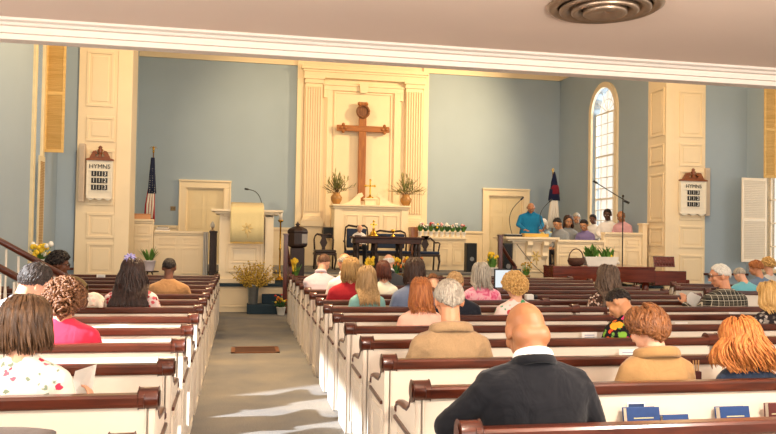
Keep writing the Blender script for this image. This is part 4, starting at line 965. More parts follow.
# ------------------------------------------------------------------ piano
Y = 14.55
x0, x1 = at(553, 275, Y=Y).x, at(690, 275, Y=Y).x; Lp = x1-x0; zc = 1.06
t = thing('grand_piano', 'reddish brown grand piano with closed lid and carved music desk', 'piano', (x0, Y, 0))
kx = at(655, 275, Y=Y).x-x0
out = [(.0, .0), (kx, 0), (kx, 1.42), (kx-.5, 1.4), (kx-.9, 1.15), (kx-1.2, .9), (.35, .84), (.1, .72), (0, .5)]
MB().prism(out, .74, zc-.03, 'XY').build('case', PIANO, t, .01)
MB().prism([(a-.01 if a < .05 else a, b_-.015 if b_ < .05 else b_) for a, b_ in out], zc-.03, zc, 'XY').build('lid', PIANO, t)
MB().box(kx, Lp-.08, 0, .1, .68, .98).box(kx, Lp-.08, 1.32, 1.42, .68, .98).box(kx, Lp-.12, .1, 1.32, .66, .76).build('key_bed', PIANO, t, .012)
MB().box(Lp-.08, Lp, .0, .1, .66, .8).box(Lp-.08, Lp, 1.32, 1.42, .66, .8).build('cheek_block', PIANO, t, .02)
b = MB()
for i in range(52): b.box(kx+.06, kx+.2, .105+1.21*i/52, .105+1.21*(i+.92)/52, .76, .785)
b.build('keys', PAPER, t); MB().box(kx, kx+.03, .1, 1.32, .76, .98).build('fallboard', PIANO, t)
def desk():
    b = MB(); xx = kx-.12; n = 8
    b.obox((xx, .35, zc+.14), (.02, .62, .03), (0, 0, 0))
    return b
ms = MB(); mw = at(674, 265, Y=Y).x-at(655, 265, Y=Y).x
for (xa, xc, za, zd) in ((-.01, mw, 0, .025), (-.01, mw, .2, .225), (-.01, .02, 0, .225), (mw-.03, mw, 0, .225)): ms.box(xa, xc, -.01, .01, za, zd)
for i in range(7): xx = .02+(mw-.05)*i/6; ms.tube([(xx, 0, .02), (xx+.025, 0, .11), (xx, 0, .2)], .01, 6); ms.tube([(xx, 0, .02), (xx-.025, 0, .11), (xx, 0, .2)], .01, 6)
ms.box(0, mw-.02, .004, .01, .02, .2)
o = ms.build('music_desk', PIANO, t); o.location = (at(654.5, 271, Y=Y+.12).x-x0, .12, zc-.0); o.rotation_euler = (radians(-14), 0, radians(-8))
for (xx, yy) in ((.3, .45), (kx-.15, .12), (kx-.15, 1.28)):
    MB().lathe([(.03, 0), (.04, .04), (.045, .2), (.05, .4), (.075, .38), (.07, .74)], (xx, yy, 0), 12).build('leg', PIANO, t)
t2 = MB().box(kx-.1, kx+.02, .62, .8, .05, .08).tube([(kx-.05, .66, .08), (kx-.05, .66, .74)], .015, 8).tube([(kx-.05, .76, .08), (kx-.05, .76, .74)], .015, 8).build('pedal_lyre', PIANO, t)
PX = x0
x = at(576, 268, Y=Y+.25).x
t = thing('wicker_basket', 'dark wicker basket with a tall hoop handle on the piano lid', 'basket', (x, Y+.25, zc+.002)); WK = M('wicker_brown', '#4f2f22', .7, .3, 60, .6, 90)
MB().lathe([(.1, 0), (.15, .02), (.18, .1), (.165, .16), (.155, .16), (.16, .1), (.1, .02)], n=24).build('bowl', WK, t)
MB().tube([(.16*cos(pi*i/16), 0, .15+.2*sin(pi*i/16)) for i in range(17)], .012, 8).build('handle', WK, t)
x = at(600, 268, Y=Y+.3).x; wv = (at(617, 265, Y=Y).x-at(584, 265, Y=Y).x)/2
t = thing('flower_planter', 'white planter of white and yellow tulips on the piano lid', 'planter', (x, Y+.3, zc+.014))
MB().prism([(-wv*.85, 0), (wv*.85, 0), (wv, .17), (-wv, .17)], -.09, .09).build('trough', POTW, t, .01)
b = MB(); wb = MB(); yb_ = MB(); rn = random.Random(4)
for i in range(44):
    xx = rn.choice((-wv*.5, wv*.45))+rn.uniform(-.12, .12); d = Vector((rn.uniform(-.6, .6), rn.uniform(-.3, .3), 1)); leaf(b, (xx, rn.uniform(-.04, .04), .15), d, rn.uniform(.16, .34), .075, .38)
for (px, py, m) in ((588, 258, yb_), (592, 262, yb_), (596, 257, wb), (606, 259, wb), (611, 256, yb_), (618, 262, wb), (603, 263, wb)):
    p = at(px, py+3, Y=Y+.3)-Vector((x, Y+.3, zc)); b.tube([(p.x*.8, 0, .14), p], .005, 5); bloom(m, p, .045, 'tulip')
b.build('foliage', LEAF, t); wb.build('blossom', WHT, t); yb_.build('blossom', YEL, t)
# vase of yellow flowers by the staircase window ledge
Yv = 13.0; x = at(40, 262, Y=Yv).x; z = at(40, 268, Y=Yv).z
t = thing('flower_pedestal', 'slim white pedestal under the yellow bouquet by the staircase', 'pedestal', (x, Yv, 0)); MB().box(-.1, .1, -.1, .1, .08, z-.03).build('shaft', TRIMW, t, .006); MB().box(-.15, .15, -.15, .15, 0, .08).build('base', TRIMW, t, .006); MB().box(-.14, .14, -.14, .14, z-.03, z).build('top', TRIMW, t, .006)
plant('yellow_bouquet', 'bouquet of yellow tulips and cream roses beside the staircase handrail', 'bouquet', (x, Yv, z+.002), pot(.08, .14), POTW, (30, .22, .06, 1.0, .4), (22, .05, 'tulip', [YEL, WHT, YEL], (.02, .2), .24))
# ------------------------------------------------------------------ pews
PR0, PL0, PS = 2.8637, 3.658, .8272
PXR, PXL = .8655, -.3723
END = [(0, 0), (0, .85), (.05, .84), (.1, .77), (.2, .705), (.44, .69), (.462, .655), (.44, .61), (.40, .55), (.40, .47), (.46, .42), (.46, 0)]
def end_panel(t, x, side, scroll=True):
    """pew end: side -1 faces the aisle on its left, +1 on its right"""
    x0, x1 = (x, x+.045) if side < 0 else (x-.045, x)
    e = MB().prism(END, x0, x1, 'YZ').build('end_panel', WHITE, t, .005)
    c = (x0+x1)/2
    b = MB(); a0, a1 = (x-.012, x+.078) if side < 0 else (x-.078, x+.012)
    n = 18; pr = [(.032+.052*cos(2*pi*i/n), .848+.053*sin(2*pi*i/n)) for i in range(n)]
    b.prism(pr, a0, a1, 'YZ', True); b.prism([(.032+.032*cos(2*pi*i/n), .848+.033*sin(2*pi*i/n)) for i in range(n)], a0-.006, a1+.006, 'YZ', True)
    b.build('scroll_cap', MAHOG, e, .006)
    p = [(.075, .845), (.1, .80), (.13, .755), (.19, .722), (.28, .712), (.38, .71), (.44, .70), (.47, .672)]
    b = MB(); b.tube([(c, y, z) for y, z in p], [.03, .03, .028, .028, .028, .029, .032, .03], 8, flat=.65)
    b.ell((c, .465, .665), (.034, .032, .034), 10); b.build('arm_scroll', MAHOGY, e)
    s = x-.007 if side < 0 else x+.007
    b = MB(); b.obox((s, .25, .615), (.018, .42, .022), (radians(2), 0, 0)); b.build('side_strip', MAHOGY, e, .004)
    b = MB(); panelx(b, .05, .40, .06, .56, x, side, .03, .008); b.build('panel_moulding', WHITE, e)
def pew(x0, x1, ends, label, divider=None, group=None, y=0):
    t = thing('church_pew', label, 'pew', (0, y, 0), 0, group)
    MB().box(x0+.03, x1-.03, .0, .028, .1, .83).build('back_panel', WHITE, t)
    pr = [(-.016, .815), (-.022, .83), (-.022, .862), (-.012, .875), (.045, .875), (.056, .862), (.056, .83), (.045, .815)]
    MB().prism(pr, x0+.05, x1-.05, 'YZ').build('top_rail', MAHOG, t, .004)
    MB().box(x0+.04, x1-.04, .028, .45, .415, .45).build('seat', MAHOG, t, .008)
    MB().box(x0+.04, x1-.04, .40, .42, .12, .415).build('seat_apron', WHITE, t)
    MB().box(x0+.05, x1-.05, -.12, 0, .585, .6).box(x0+.05, x1-.05, -.12, -.11, .6, .625).build('book_rack', WHITE, t, .003)
    for x, s in ends: end_panel(t, x, s)
    if divider is not None: end_panel(t, divider, -1)
    return t
ORD = ['rear', 'second', 'third', 'fourth', 'fifth', 'sixth', 'seventh', 'eighth', 'ninth', 'tenth', 'eleventh', 'twelfth', 'thirteenth', 'front']
REXT = 6.25
P0 = pew(PXR, REXT, ((PXR, -1), (REXT, 1)), 'white pew with mahogany rail right behind the man in the navy suit', 3.6, 'pews on the piano side of the aisle', PR0)
WHO = {1: 'rail just behind the camel-coated woman and the orange-haired woman', 2: 'rail just behind the man in the tan fleece', 3: 'rail just behind the woman in the black floral top', 4: 'rail just behind the red-haired woman in pink', 5: 'rail just behind the sandy-haired man in dark suit', 6: 'rail just behind the plaid-shirted man', 7: 'rail just behind the woman in the red top'}
for i in range(1, 14):
    nm = 'white pew with mahogany rail, '+(WHO[i] if i in WHO else '%s row counted from the rear on the piano side' % (ORD[i] if i < 13 else 'front'))
    dup(P0, (0, PR0+PS*i, 0), 0, nm)
L_WHO = {1: 'rail just behind the woman in the vine-print blouse', 2: 'first row before the vine-print blouse woman', 3: 'rail just behind the curly-haired woman in pink-red', 4: 'rail just behind the man in the white shirt', 6: 'rail just behind the long dark-haired woman', 8: 'rail just behind the man in the tan sweater'}
LA = pew(-3.3, PXL, ((PXL, 1),), 'white pew with mahogany rail, rearmost on the staircase side, under the grey coat', None, 'pews on the staircase side of the aisle', PL0-PS)
LB = pew(-1.75, PXL, ((PXL, 1),), 'white pew with mahogany rail, '+L_WHO[6], None, 'pews on the staircase side of the aisle', PL0+PS*5)
LC = pew(-2.95, PXL, ((PXL, 1), (-2.95, -1)), 'white pew with mahogany rail, '+L_WHO[8], None, 'pews on the staircase side of the aisle', PL0+PS*7)
for j in range(1, 14):
    if j in (6, 8): continue
    src = LA if j < 6 else LB if j < 8 else LC
    nm = 'white pew with mahogany rail, '+(L_WHO[j] if j in L_WHO else '%s row counted from the rear on the staircase side' % (ORD[j] if j < 13 else 'front'))
    dup(src, (0, PL0+PS*(j-1), 0), 0, nm)
# angled pews of the far side block
SIDEP = []
for i, (px, py, lab) in enumerate(((676, 285, 'short angled white pew nearest the piano keyboard'), (706, 288.5, 'short angled white pew before the plaid-shirted man'))):
    q = at(px, py, Z=.9)
    if i == 0: t = SP = pew(0, 2.4, ((0, -1),), lab, None, 'angled pews by the window'); 
    else: t = dup(SP, (0, 0, 0), 0, lab)
    t.location = (q.x, q.y, 0); t.rotation_euler = (0, 0, radians(-14)); SIDEP.append(t)
t = dup(SP, (SIDEP[0].location.x+.45, SIDEP[0].location.y+.85, 0), radians(-14), 'short angled white pew at the front by the bright window'); SIDEP.append(t)
# ------------------------------------------------------------------ staircase at the far left
sy0, sy1 = 8.05, 9.2
a = at(62, 277, Y=sy1); xs_ = a.x
t = thing('staircase', 'white staircase with mahogany handrails rising beside the blue wall', 'staircase', (xs_, 0, 0))
n = 7; run = .26; rise = .155
for i in range(n):
    MB().box(-run*(i+1)-.03, -run*i, sy0, sy1, 0, rise*(i+1)-.03).build('riser', TRIMW, t)
    MB().box(-run*(i+1)-.03, -run*i+.025, sy0-.03, sy1+.03, rise*(i+1)-.03, rise*(i+1)).build('tread', MAHOGY, t, .006)
for yy, d in ((sy0+.03, .0), (sy1-.03, .0)):
    q_ = at(62, 277, Y=yy) if yy > 9 else at(20, 281, Y=yy); zt_ = q_.z+.58*(q_.x-xs_)
    x2 = -run*n; b = MB(); b.tube([(.04, yy, zt_), (x2, yy, zt_+.58*(-x2))], .045, 10, flat=.8); b.build('handrail', MAHOG, t)
    MB().box(-.0, .09, yy-.045, yy+.045, 0, zt_).box(-.01, .1, yy-.055, yy+.055, zt_, zt_+.02).build('newel_post', MAHOGZ, t, .008)
    for i in range(n*2):
        xx = -.07-run/2*i; zb_ = rise*(int(-xx/run)+1); MB().lathe([(.017, zb_), (.017, zb_+.12), (.024, zb_+.3), (.012, zb_+.55), (.014, zt_+.58*(-xx)-.04)], (xx, yy, 0), 8).build('baluster', TRIMW, t)
# ------------------------------------------------------------------ things on racks and pews
HYB = M('hymnal_blue', '#183c74', .55, .08, 30, .1, 200); HYD = M('hymnal_navy', '#22385f', .55, .08, 30); HYR = M('hymnal_maroon', '#54201c', .5, .1, 30); PG = M('page_edges', '#d9d2c2', .8, .05, 200, stretch=(1, 1, 40))
GT = M('gilt_stamp', '#b7b38e', .4)
def book(label, x, row_y, w, h, th, m, z=.612, lean=12, group='hymnals in the pew racks', y=-.1):
    """hymnal standing in a rack, spine edge along the bottom, leaning on the pew back"""
    t = thing('hymnal', label, 'book', (x, row_y+y, z), 0, group)
    t.rotation_euler = (radians(-lean), 0, 0)
    MB().box(-w/2, w/2, 0, .004, 0, h).box(-w/2, w/2, th-.004, th, 0, h).box(-w/2, w/2, .0, th, 0, .006).build('cover', m, t, .0015)
    MB().box(-w/2+.006, w/2-.006, .004, th-.004, .006, h-.004).build('pages', PG, t); MB().box(-w*.3, w*.3, -.0006, .0, h*.62, h*.66).build('stamp', GT, t)
    return t
Y1 = PR0+PS
for (px, wpx, pyt, m, lab, ln, th) in ((641.5, 34, 408.5, HYB, 'thick blue hymnal in the rack, card behind it, beside the navy suit', 10, .05), (674, 27, 415.5, HYB, 'low blue hymnal in the rack, second from the navy suit', 14, .04), (733, 32, 407.5, HYB, 'blue hymnal in the rack below the orange-haired woman', 12, .05), (772, 15, 404.5, HYR, 'dark red hymnal in the rack at the end of the books', 6, .04)):
    d = CF/4.1; p = at(px, pyt, Y=Y1-.06); book(lab, p.x, Y1, wpx/757*4.12, p.z-.6, th, m, lean=ln)
p = at(645, 404, Y=Y1-.02)
t = thing('visitor_card', 'pale printed card standing behind the thick blue hymnal', 'card', (at(637, 405, Y=Y1-.02).x, Y1-.012, .603), 0)
hc = at(637, 403.5, Y=Y1-.02).z-.6
MB().box(-.05, .05, 0, .002, 0, hc).build('card', PAPER, t); MB().box(-.045, .045, -.0008, 0, hc-.022, hc-.006).build('print_band', HYD, t)
# pencil cup beside the camel coat
p = at(700, 377, Y=PR0+PS*2-.1)
t = thing('pencil_holder', 'small dark red holder of pencils on the pew back near the camel coat', 'pencil holder', (p.x, PR0+PS*2-.1, .601))
t.location.z = .63; t.location.y += .045; hh = p.z-.6+.02; MB().box(-.03, .03, -.02, .02, 0, hh-.02).build('holder', HYR, t, .004)
for i in range(3): MB().tube([(-.015+.015*i, 0, hh-.05), (-.02+.02*i, 0, hh+.05)], .004, 6).build('pencil', M('pencil_tan', '#c99b62', .5), t)
# envelopes standing in racks behind the pews
ENV = M('envelope_white', '#f1ece6', .8, .03); INK = M('ink_blue_grey', '#9aa4bd', .8)
for (px, pyt, row, side, lab) in ((627, 349, 3, 'R', 'white envelope in the rack beside the camel-coated woman'), (538, 331.5, 4, 'R', 'white envelope in the rack beyond the shoulder of the navy-suited man'), (589, 332, 4, 'R', 'white envelope in the rack left of the black floral top'), (681, 322, 5, 'R', 'white envelope in the rack between the floral woman and plaid man'), (734, 312, 6, 'R', 'white envelope in the rack below the plaid-shirted man'), (119, 324.5, 5, 'L', 'white envelope in the rack beyond the pink-red shoulder'), (101, 274.5, 13, 'L', 'small white card lying far off before the long-haired woman')):
    Yr = (PR0+PS*row if side == 'R' else PL0+PS*(row-1))-.07
    p = at(px, pyt, Y=Yr); h = max(.1, p.z-.6)
    t = thing('offering_envelope', lab, 'envelope', (p.x, Yr-.03, .601), 0, 'envelopes in the pew racks'); t.rotation_euler = (radians(-6), 0, 0)
    MB().box(-.07, .07, 0, .003, 0, h).build('paper', ENV, t); b = MB()
    for i in range(3): b.box(-.045, .045, -.0008, 0, h-.03-.02*i, h-.022-.02*i)
    b.build('print', INK, t)
# coat over the rearmost left pew
Yc = PL0-PS; q = at(20, 428, Y=Yc)
t = thing('grey_coat', 'dark grey wool coat draped over the rearmost pew in the near corner', 'coat', (q.x-.22, Yc, 0))
b = MB(); prof = [(-.06, .66), (-.055, .75), (-.045, .87), (-.025, .91), (.02, .92), (.065, .905), (.085, .84), (.09, .6)]; nx = 16; vs = []; fs = []
for j, (yy, zz) in enumerate(prof):
    for i in range(nx+1):
        u = i/nx; vs.append((-.32+.64*u, yy-.008*sin(u*17+j)*(1 if zz < .8 else .1)-.005, zz+(-.015*(abs(u-.5)*2)**4 if zz > .8 else 0)))
for j in range(len(prof)-1):
    for i in range(nx): k = j*(nx+1)+i; fs.append((k, k+1, k+nx+2, k+nx+1))
GWOOL = M_fabric('grey_wool', '#6a625e', .12, .4); o = b.add(vs, fs, True).build('coat_body', GWOOL, t); so = o.modifiers.new('s', 'SOLIDIFY'); so.thickness = .02; so.offset = 1
MB().tube([(-.1, -.07, .87), (.0, -.09, .875), (.12, -.07, .865)], [.02, .028, .02], 8).build('collar', GWOOL, t)
# laptop beyond the grey-bobbed woman
Yl = 10.31+.44
a, c = at(494, 286, Y=Yl), at(521, 269, Y=Yl); w = (c.x-a.x)/2
t = thing('laptop', 'open laptop with a white document on screen beyond the grey bob', 'laptop', ((a.x+c.x)/2, Yl, a.z-.05)); H = c.z-a.z+.05
MB().box(-w, w, 0, .012, 0, H).build('lid', BLACK, t, .004)
def emis(name, h, s):
    m = bpy.data.materials.new(name); m.use_nodes = True; b_ = m.node_tree.nodes['Principled BSDF']; b_.inputs['Base Color'].default_value = (*hexc('#111111'), 1); b_.inputs['Emission Color'].default_value = (*hexc(h), 1); b_.inputs['Emission Strength'].default_value = s; return m
MB().box(-w+.02, w-.02, -.002, 0, .03, H-.02).build('screen', emis('screen_white', '#dfe6ea', .9), t)
MB().box(-.06, .1, -.003, -.002, H*.35, H*.72).build('picture_block', emis('screen_grey', '#8d98a3', .7), t)
MB().box(-w, w, -.2, 0, -.02, -.004).build('keyboard_deck', M('laptop_silver', '#b9bcc0', .4, metal=.5), t, .004); LAPZ = a.z-.07
MB().box(-.12, .12, -.18, -.02, .452-t.location.z, -.02).build('riser_block', DARKW, t)
p = at(532, 294, Y=PR0+PS*7-.05)
t = thing('camcorder', 'small white video camera on the pew rail beside the blond curls', 'camera', (p.x, PR0+PS*7+.015, .877))
MB().box(-.06, .04, -.04, .04, 0, .07).build('body', POTW, t, .015); MB().lathe([(.028, 0), (.03, .05), (.022, .055)], n=14).build('lens', BLACK, t).matrix_local = Matrix.Translation((.035, 0, .037)) @ Matrix.Rotation(pi/2, 4, 'Y')
# ------------------------------------------------------------------ people
HC, HRAD = Vector((0, -.008, .02)), Vector((.074, .092, .093))
def sdir(a, b): return Vector((sin(a)*sin(b), sin(a)*cos(b), cos(a)))
def hairline(b):
    u = abs(b)/pi
    for (u0, v0), (u1, v1) in (((0, 47), (.25, 55)), ((.25, 55), (.42, 82)), ((.42, 84), (.5, 98)), ((.5, 98), (.6, 100)), ((.6, 100), (1.001, 124))):
        if u <= u1: return radians(v0+(v1-v0)*(u-u0)/(u1-u0))
    return radians(124)
def wrapb(b): return (b+pi) % (2*pi)-pi
def hand(mb, w, d, side, curl=.5, s=1.0, spread=.2, palm=None):
    """palm with five unequal bent fingers; w wrist, d pointing direction, palm: the way the palm faces"""
    d = Vector(d).normalized(); pn = Vector(palm or (0, 0, -1)); pn = (pn-d*pn.dot(d)).normalized(); sd = d.cross(pn)*side
    c = Vector(w)+d*.045*s; R = Matrix((sd, d, -pn)).transposed()
    mb.ell(c, (.04*s, .048*s, .017*s), 10, R.to_quaternion())
    for i, (o, L) in enumerate(((-.03, .075), (-.01, .085), (.011, .08), (.03, .062))):
        p = c+d*.035*s+sd*o*s; q = d; rr = .0088*s
        for j, fr in enumerate((.45, .32, .23)):
            q = (q+pn*curl*(.55+.35*j)).normalized(); e = (q+sd*o*spread*4).normalized(); p2 = p+e*L*fr*s; mb.cap(p, rr, p2, rr*.92, 8); p = p2; rr *= .92
    p = c-d*.02*s-sd*.03*s; p2 = p+(-sd*.8+d*.6+pn*.25).normalized()*.035*s; p3 = p2+(d*.9-sd*.2+pn*.4).normalized()*.03*s
    mb.cap(p, .013*s, p2, .0105*s, 8); mb.cap(p2, .0105*s, p3, .009*s, 8)
PEOPLE = []
def person(label, px, pyt, Y, skin, shirt, hair, hm, bow=.55, turn=0.0, tilt=0.0, lean=.03, sw=1.0, bulk=1.0, hk=1.0, neck=0, rz=0.0, zf=0.0, X=None, stand=False,
           arms=None, hands=True, vox=.013, collar=None, trous='trousers_dark', group=None, nl=170, eyes=False, glasses=None, zbot=None, vol=.016, wave=.004, disp=0, k=None, nape=0, pad=0, nr=1.0, hoff=.25, kx=1.0):
    """px, pyt: where the photograph shows the crown; Y: the plane of the pew back behind the person"""
    hk *= 1.06; ey = Y+hoff*cos(rz); fixX = X is not None
    dz = .45 if stand else 0.0
    N = Vector((0, .17+lean*1.07, 1.07))
    R = Euler((0, 0, turn)).to_matrix() @ Euler((-bow, 0, 0)).to_matrix() @ Euler((0, tilt, 0)).to_matrix()
    hc = N+R @ Vector((0, .028, (.15-neck)*(.6+.4*hk)))
    ext = Vector((R[2][0]*HRAD.x, R[2][1]*HRAD.y, R[2][2]*HRAD.z)).length*hk
    top0 = hc.z+(R @ HC).z*hk+ext+.012
    for it in range(4):
        p = at(px, pyt, Y=ey); ztop = p.z-zf; kk = max(.75, min(1.3, (ztop-dz-.45)/(top0-.45)))
        o_ = Euler((0, 0, rz)).to_matrix() @ Vector((hc.x*kk*kx, hc.y*kk+.05, 0))
        ey = Y+o_.y
        if not fixX: X = p.x-o_.x
    HM = Matrix.Translation(hc) @ R.to_4x4() @ Matrix.Scale(hk, 4)
    kxx = kk*kx
    KM = Matrix.Translation((0, 0, .45+dz)) @ Matrix.Diagonal((kxx, kk, kk, 1)) @ Matrix.Translation((0, 0, -.45))
    r = thing('person', label, 'person', (X-.05*sin(rz), Y+.05*cos(rz), zf), rz, group)
    def ly(z): return lean*max(0, (z-.5)/.5)**1.2
    base = [(.46, .18, .185, .135), (.55, .18, .18, .13), (.68, .178, .168, .122), (.82, .178, .188, .126), (.92, .175, .2, .118), (.975, .172, .2, .098), (1.005, .17, .18, .083), (1.03, .17, .128, .073), (1.055, .17, .082, .065), (1.075, .171, .066, .06)]
    def torso(mb, g): mb.rings([(z, y+ly(z)+(g if i == 0 else 0)*0, (a*sw+g), (b_*bulk+g)) for i, (z, y, a, b_) in enumerate(base)], 22, 2.3)
    ysh = .165+ly(.97)
    A = {'sh': (.168*sw, ysh, .938), 'el': (.228*sw, ysh+.04, .73), 'wr': (.09, .40, .64)}
    AR = {s: dict(A) for s in (-1, 1)}
    hd = {s: ((-.35*s, .8, -.1), (0, 0, -1), .5) for s in (-1, 1)}
    for s in (-1, 1):
        for q in ('sh', 'el', 'wr'): v = AR[s][q]; AR[s][q] = Vector((v[0]*s, v[1], v[2]))
    if arms:
        for s, dct in arms.items():
            for q, v in dct.items():
                if q == 'hand': hd[s] = v
                else: AR[s][q] = Vector(v)
    # the body: one continuous skin
    b = MB(); torso(b, -.02)
    for s in (-1, 1):
        a = AR[s]; b.cap(a['sh'], .048, a['el'], .037, 10); b.cap(a['el'], .037, a['wr'], .026, 10)
        hand(b, a['wr'], hd[s][0], s, hd[s][2], 1.0, palm=hd[s][1])
    b.cap(N+Vector((0, -.01+(nr-1)*.1, -.03)), .06*(.5+.5*hk), HM @ Vector((0, -.022, -.05)), .054*hk*nr, 12)
    if nr > 1: b.cap(HM @ Vector((-.03, -.05, -.035)), .05, HM @ Vector((.03, -.05, -.035)), .05, 12)
    h = MB(); h.ell(HC, HRAD, 18); h.ell((0, .03, -.04), (.056, .06, .066), 14); h.ell((0, .058, -.088), (.026, .024, .02), 8); h.ell((0, .05, .03), (.063, .04, .05), 12)
    h.tube([(0, .082, .022), (0, .1, -.012), (0, .108, -.028), (0, .09, -.036)], [.009, .012, .015, .01], 8)
    h.ell((0, .083, .032), (.046, .012, .011), 8); h.ell((0, .086, -.06), (.025, .011, .006), 8); h.ell((0, .085, -.07), (.022, .011, .006), 8)
    for s in (-1, 1): h.ell((s*.077, -.012, -.008), (.011, .021, .033), 8, Euler((.15, 0, s*.25))); h.ell((s*.04, .06, -.02), (.026, .024, .026), 8)
    h.mat(HM); b.add(h.v, h.f, True); b.mat(KM)
    l = MB()
    if stand:
        for s in (-1, 1): l.cap((s*.085, .18, .92), .085, (s*.09, .19, .5), .06, 10); l.cap((s*.09, .19, .5), .06, (s*.1, .17, .08), .042, 10); l.cap((s*.1, .16, .05), .035, (s*.11, .3, .03), .03, 8)
    else:
        for s in (-1, 1): l.cap((s*.085, .2, .54), .072, (s*.1, .52, .535), .06, 10); l.cap((s*.1, .52, .535), .058, (s*.1, .5, .09), .04, 10); l.cap((s*.1, .48, .045), .035, (s*.11, .63, .035), .03, 8)
    b.add(l.v, l.f, True)
    b.remesh('body', skin, vox*.8 if vox > .008 else vox, r, 3)
    # upper garment
    b = MB(); torso(b, 0)
    for s in (-1, 1):
        a = AR[s]
        if pad: b.cap((s*.07, .17+ly(1.0), 1.025), .045, (s*.16*sw, .172+ly(.98), .962+pad), .058, 10)
        b.cap(a['sh'], .064*(.6+.4*bulk), a['el'], .052*(.6+.4*bulk), 12); w = a['el'].lerp(a['wr'], .93); b.cap(a['el'], .052*(.6+.4*bulk), w, .038, 12)
    b.mat(KM); b.remesh('shirt', shirt, vox, r, 5, disp, .09)
    # legs
    T = M_fabric(trous, {'trousers_dark': '#2a2a30', 'trousers_tan': '#8a7357', 'skirt_blue': '#3a4664'}.get(trous, '#2a2a30'))
    b = MB()
    if stand:
        for s in (-1, 1): b.cap((s*.085, .18, .92), .1, (s*.09, .19, .5), .078, 10); b.cap((s*.09, .19, .5), .078, (s*.1, .17, .1), .062, 10)
        b.ell((0, .18, .95), (.17*sw, .12, .12), 12)
    else:
        b.ell((0, .18, .54), (.175*sw, .125, .085), 12)
        for s in (-1, 1): b.cap((s*.088, .2, .545), .082, (s*.1, .52, .54), .069, 10); b.cap((s*.1, .52, .535), .069, (s*.1, .5, .13), .052, 10)
    b.remesh('trousers', T, .018, r, 3)
    for s in (-1, 1):
        y0 = .1 if stand else .43; MB().cap((s*.1, y0+.03, .045), .044, (s*.11, y0+.23, .037), .036, 10).build('shoe', M('shoe_black', '#1d1a18', .35), r)
    # collar
    if collar:
        kind, cm = collar; b = MB(); n = 24
        if kind == 'band': path = [(Vector((.068*sin(t_), .17+ly(1.06)+.066*cos(t_)+.004, 1.078-.022*cos(t_)))) for t_ in [2*pi*i/n for i in range(n+1)]]; b.tube(path, .014, 8, flat=1.7, up=(0, 0, 1))
        if kind == 'tall': path = [(Vector((.128*sin(t_), .166+ly(1.06)+.095*cos(t_), 1.04-.03*cos(t_)))) for t_ in [2*pi*i/n for i in range(n+1)]]; b.tube(path, .021, 10, flat=1.7, up=(0, 0, 1))
        if kind == 'jacket':
            path = [(Vector((.08*sin(t_), .17+ly(1.06)+.074*cos(t_), 1.055-.035*cos(t_)))) for t_ in [2*pi*i/n for i in range(n+1)]]; b.tube(path, .015, 10, flat=1.7, up=(0, 0, 1))
        b.mat(KM); b.build('collar', cm, r)
        if kind == 'jacket':
            b = MB(); path = [(Vector((.071*sin(t_), .17+ly(1.06)+.068*cos(t_)+.004, 1.083-.03*cos(t_)))) for t_ in [2*pi*i/n for i in range(n+1)]]; b.tube(path, .012, 8, flat=1.9, up=(0, 0, 1)); b.mat(KM); b.build('shirt_collar', PAPER, r)
    # hair
    rn = random.Random(int(px*7+pyt)); W = KM @ HM
    def sp(a, b_, off): d = sdir(a, b_); q = HC+Vector((HRAD.x*d.x, HRAD.y*d.y, HRAD.z*d.z)); return q+Vector((d.x/HRAD.x, d.y/HRAD.y, d.z/HRAD.z)).normalized()*off
    if hair not in ('bald', 'stubble'):
        t0 = {'short': .009, 'crop': .006, 'fringe': .006}.get(hair, .012)
        if hair == 'curly': t0 = vol*.75
        if hair == 'wavy': t0 = vol*.7
        na, nb = 12, 30; vs = []; fs = []
        lo = (lambda b_: radians(72)) if hair == 'fringe' else (lambda b_: 0.0)
        for j in range(na+1):
            for i in range(nb):
                b_ = 2*pi*i/nb-pi; a1 = hairline(b_)+nape*max(0, abs(b_)/pi-.45); a0 = lo(b_)
                if hair == 'fringe' and abs(b_) < radians(75): a1 = a0+.01
                a = a0+(max(a1, a0+.01)-a0)*j/na; th = t0*min(1, (na-j)/2.5+.15)*(1 if hair != 'fringe' else min(1, j/2.5+.05)); th *= 1+.35*noise.noise(sdir(a, b_)*5+Vector((px, 0, 0)))
                vs.append(W @ sp(a, b_, th))
        m_ = len(vs)
        for j in range(na+1):
            for i in range(nb):
                b_ = 2*pi*i/nb-pi; a1 = hairline(b_)+nape*max(0, abs(b_)/pi-.45); a0 = lo(b_)
                if hair == 'fringe' and abs(b_) < radians(75): a1 = a0+.01
                vs.append(W @ sp(a0+(max(a1, a0+.01)-a0)*j/na, b_, -.004))
        for j in range(na):
            for i in range(nb):
                q = (i+1) % nb; fs += [(j*nb+i, j*nb+q, (j+1)*nb+q, (j+1)*nb+i), (m_+j*nb+i, m_+(j+1)*nb+i, m_+(j+1)*nb+q, m_+j*nb+q)]
        for i in range(nb):
            q = (i+1) % nb; fs.append((na*nb+i, na*nb+q, m_+na*nb+q, m_+na*nb+i))
            if hair == 'fringe': fs.append((q, i, m_+i, m_+q))
        b = MB(); b.add(vs, fs, True)
        sc_ = kk*hk
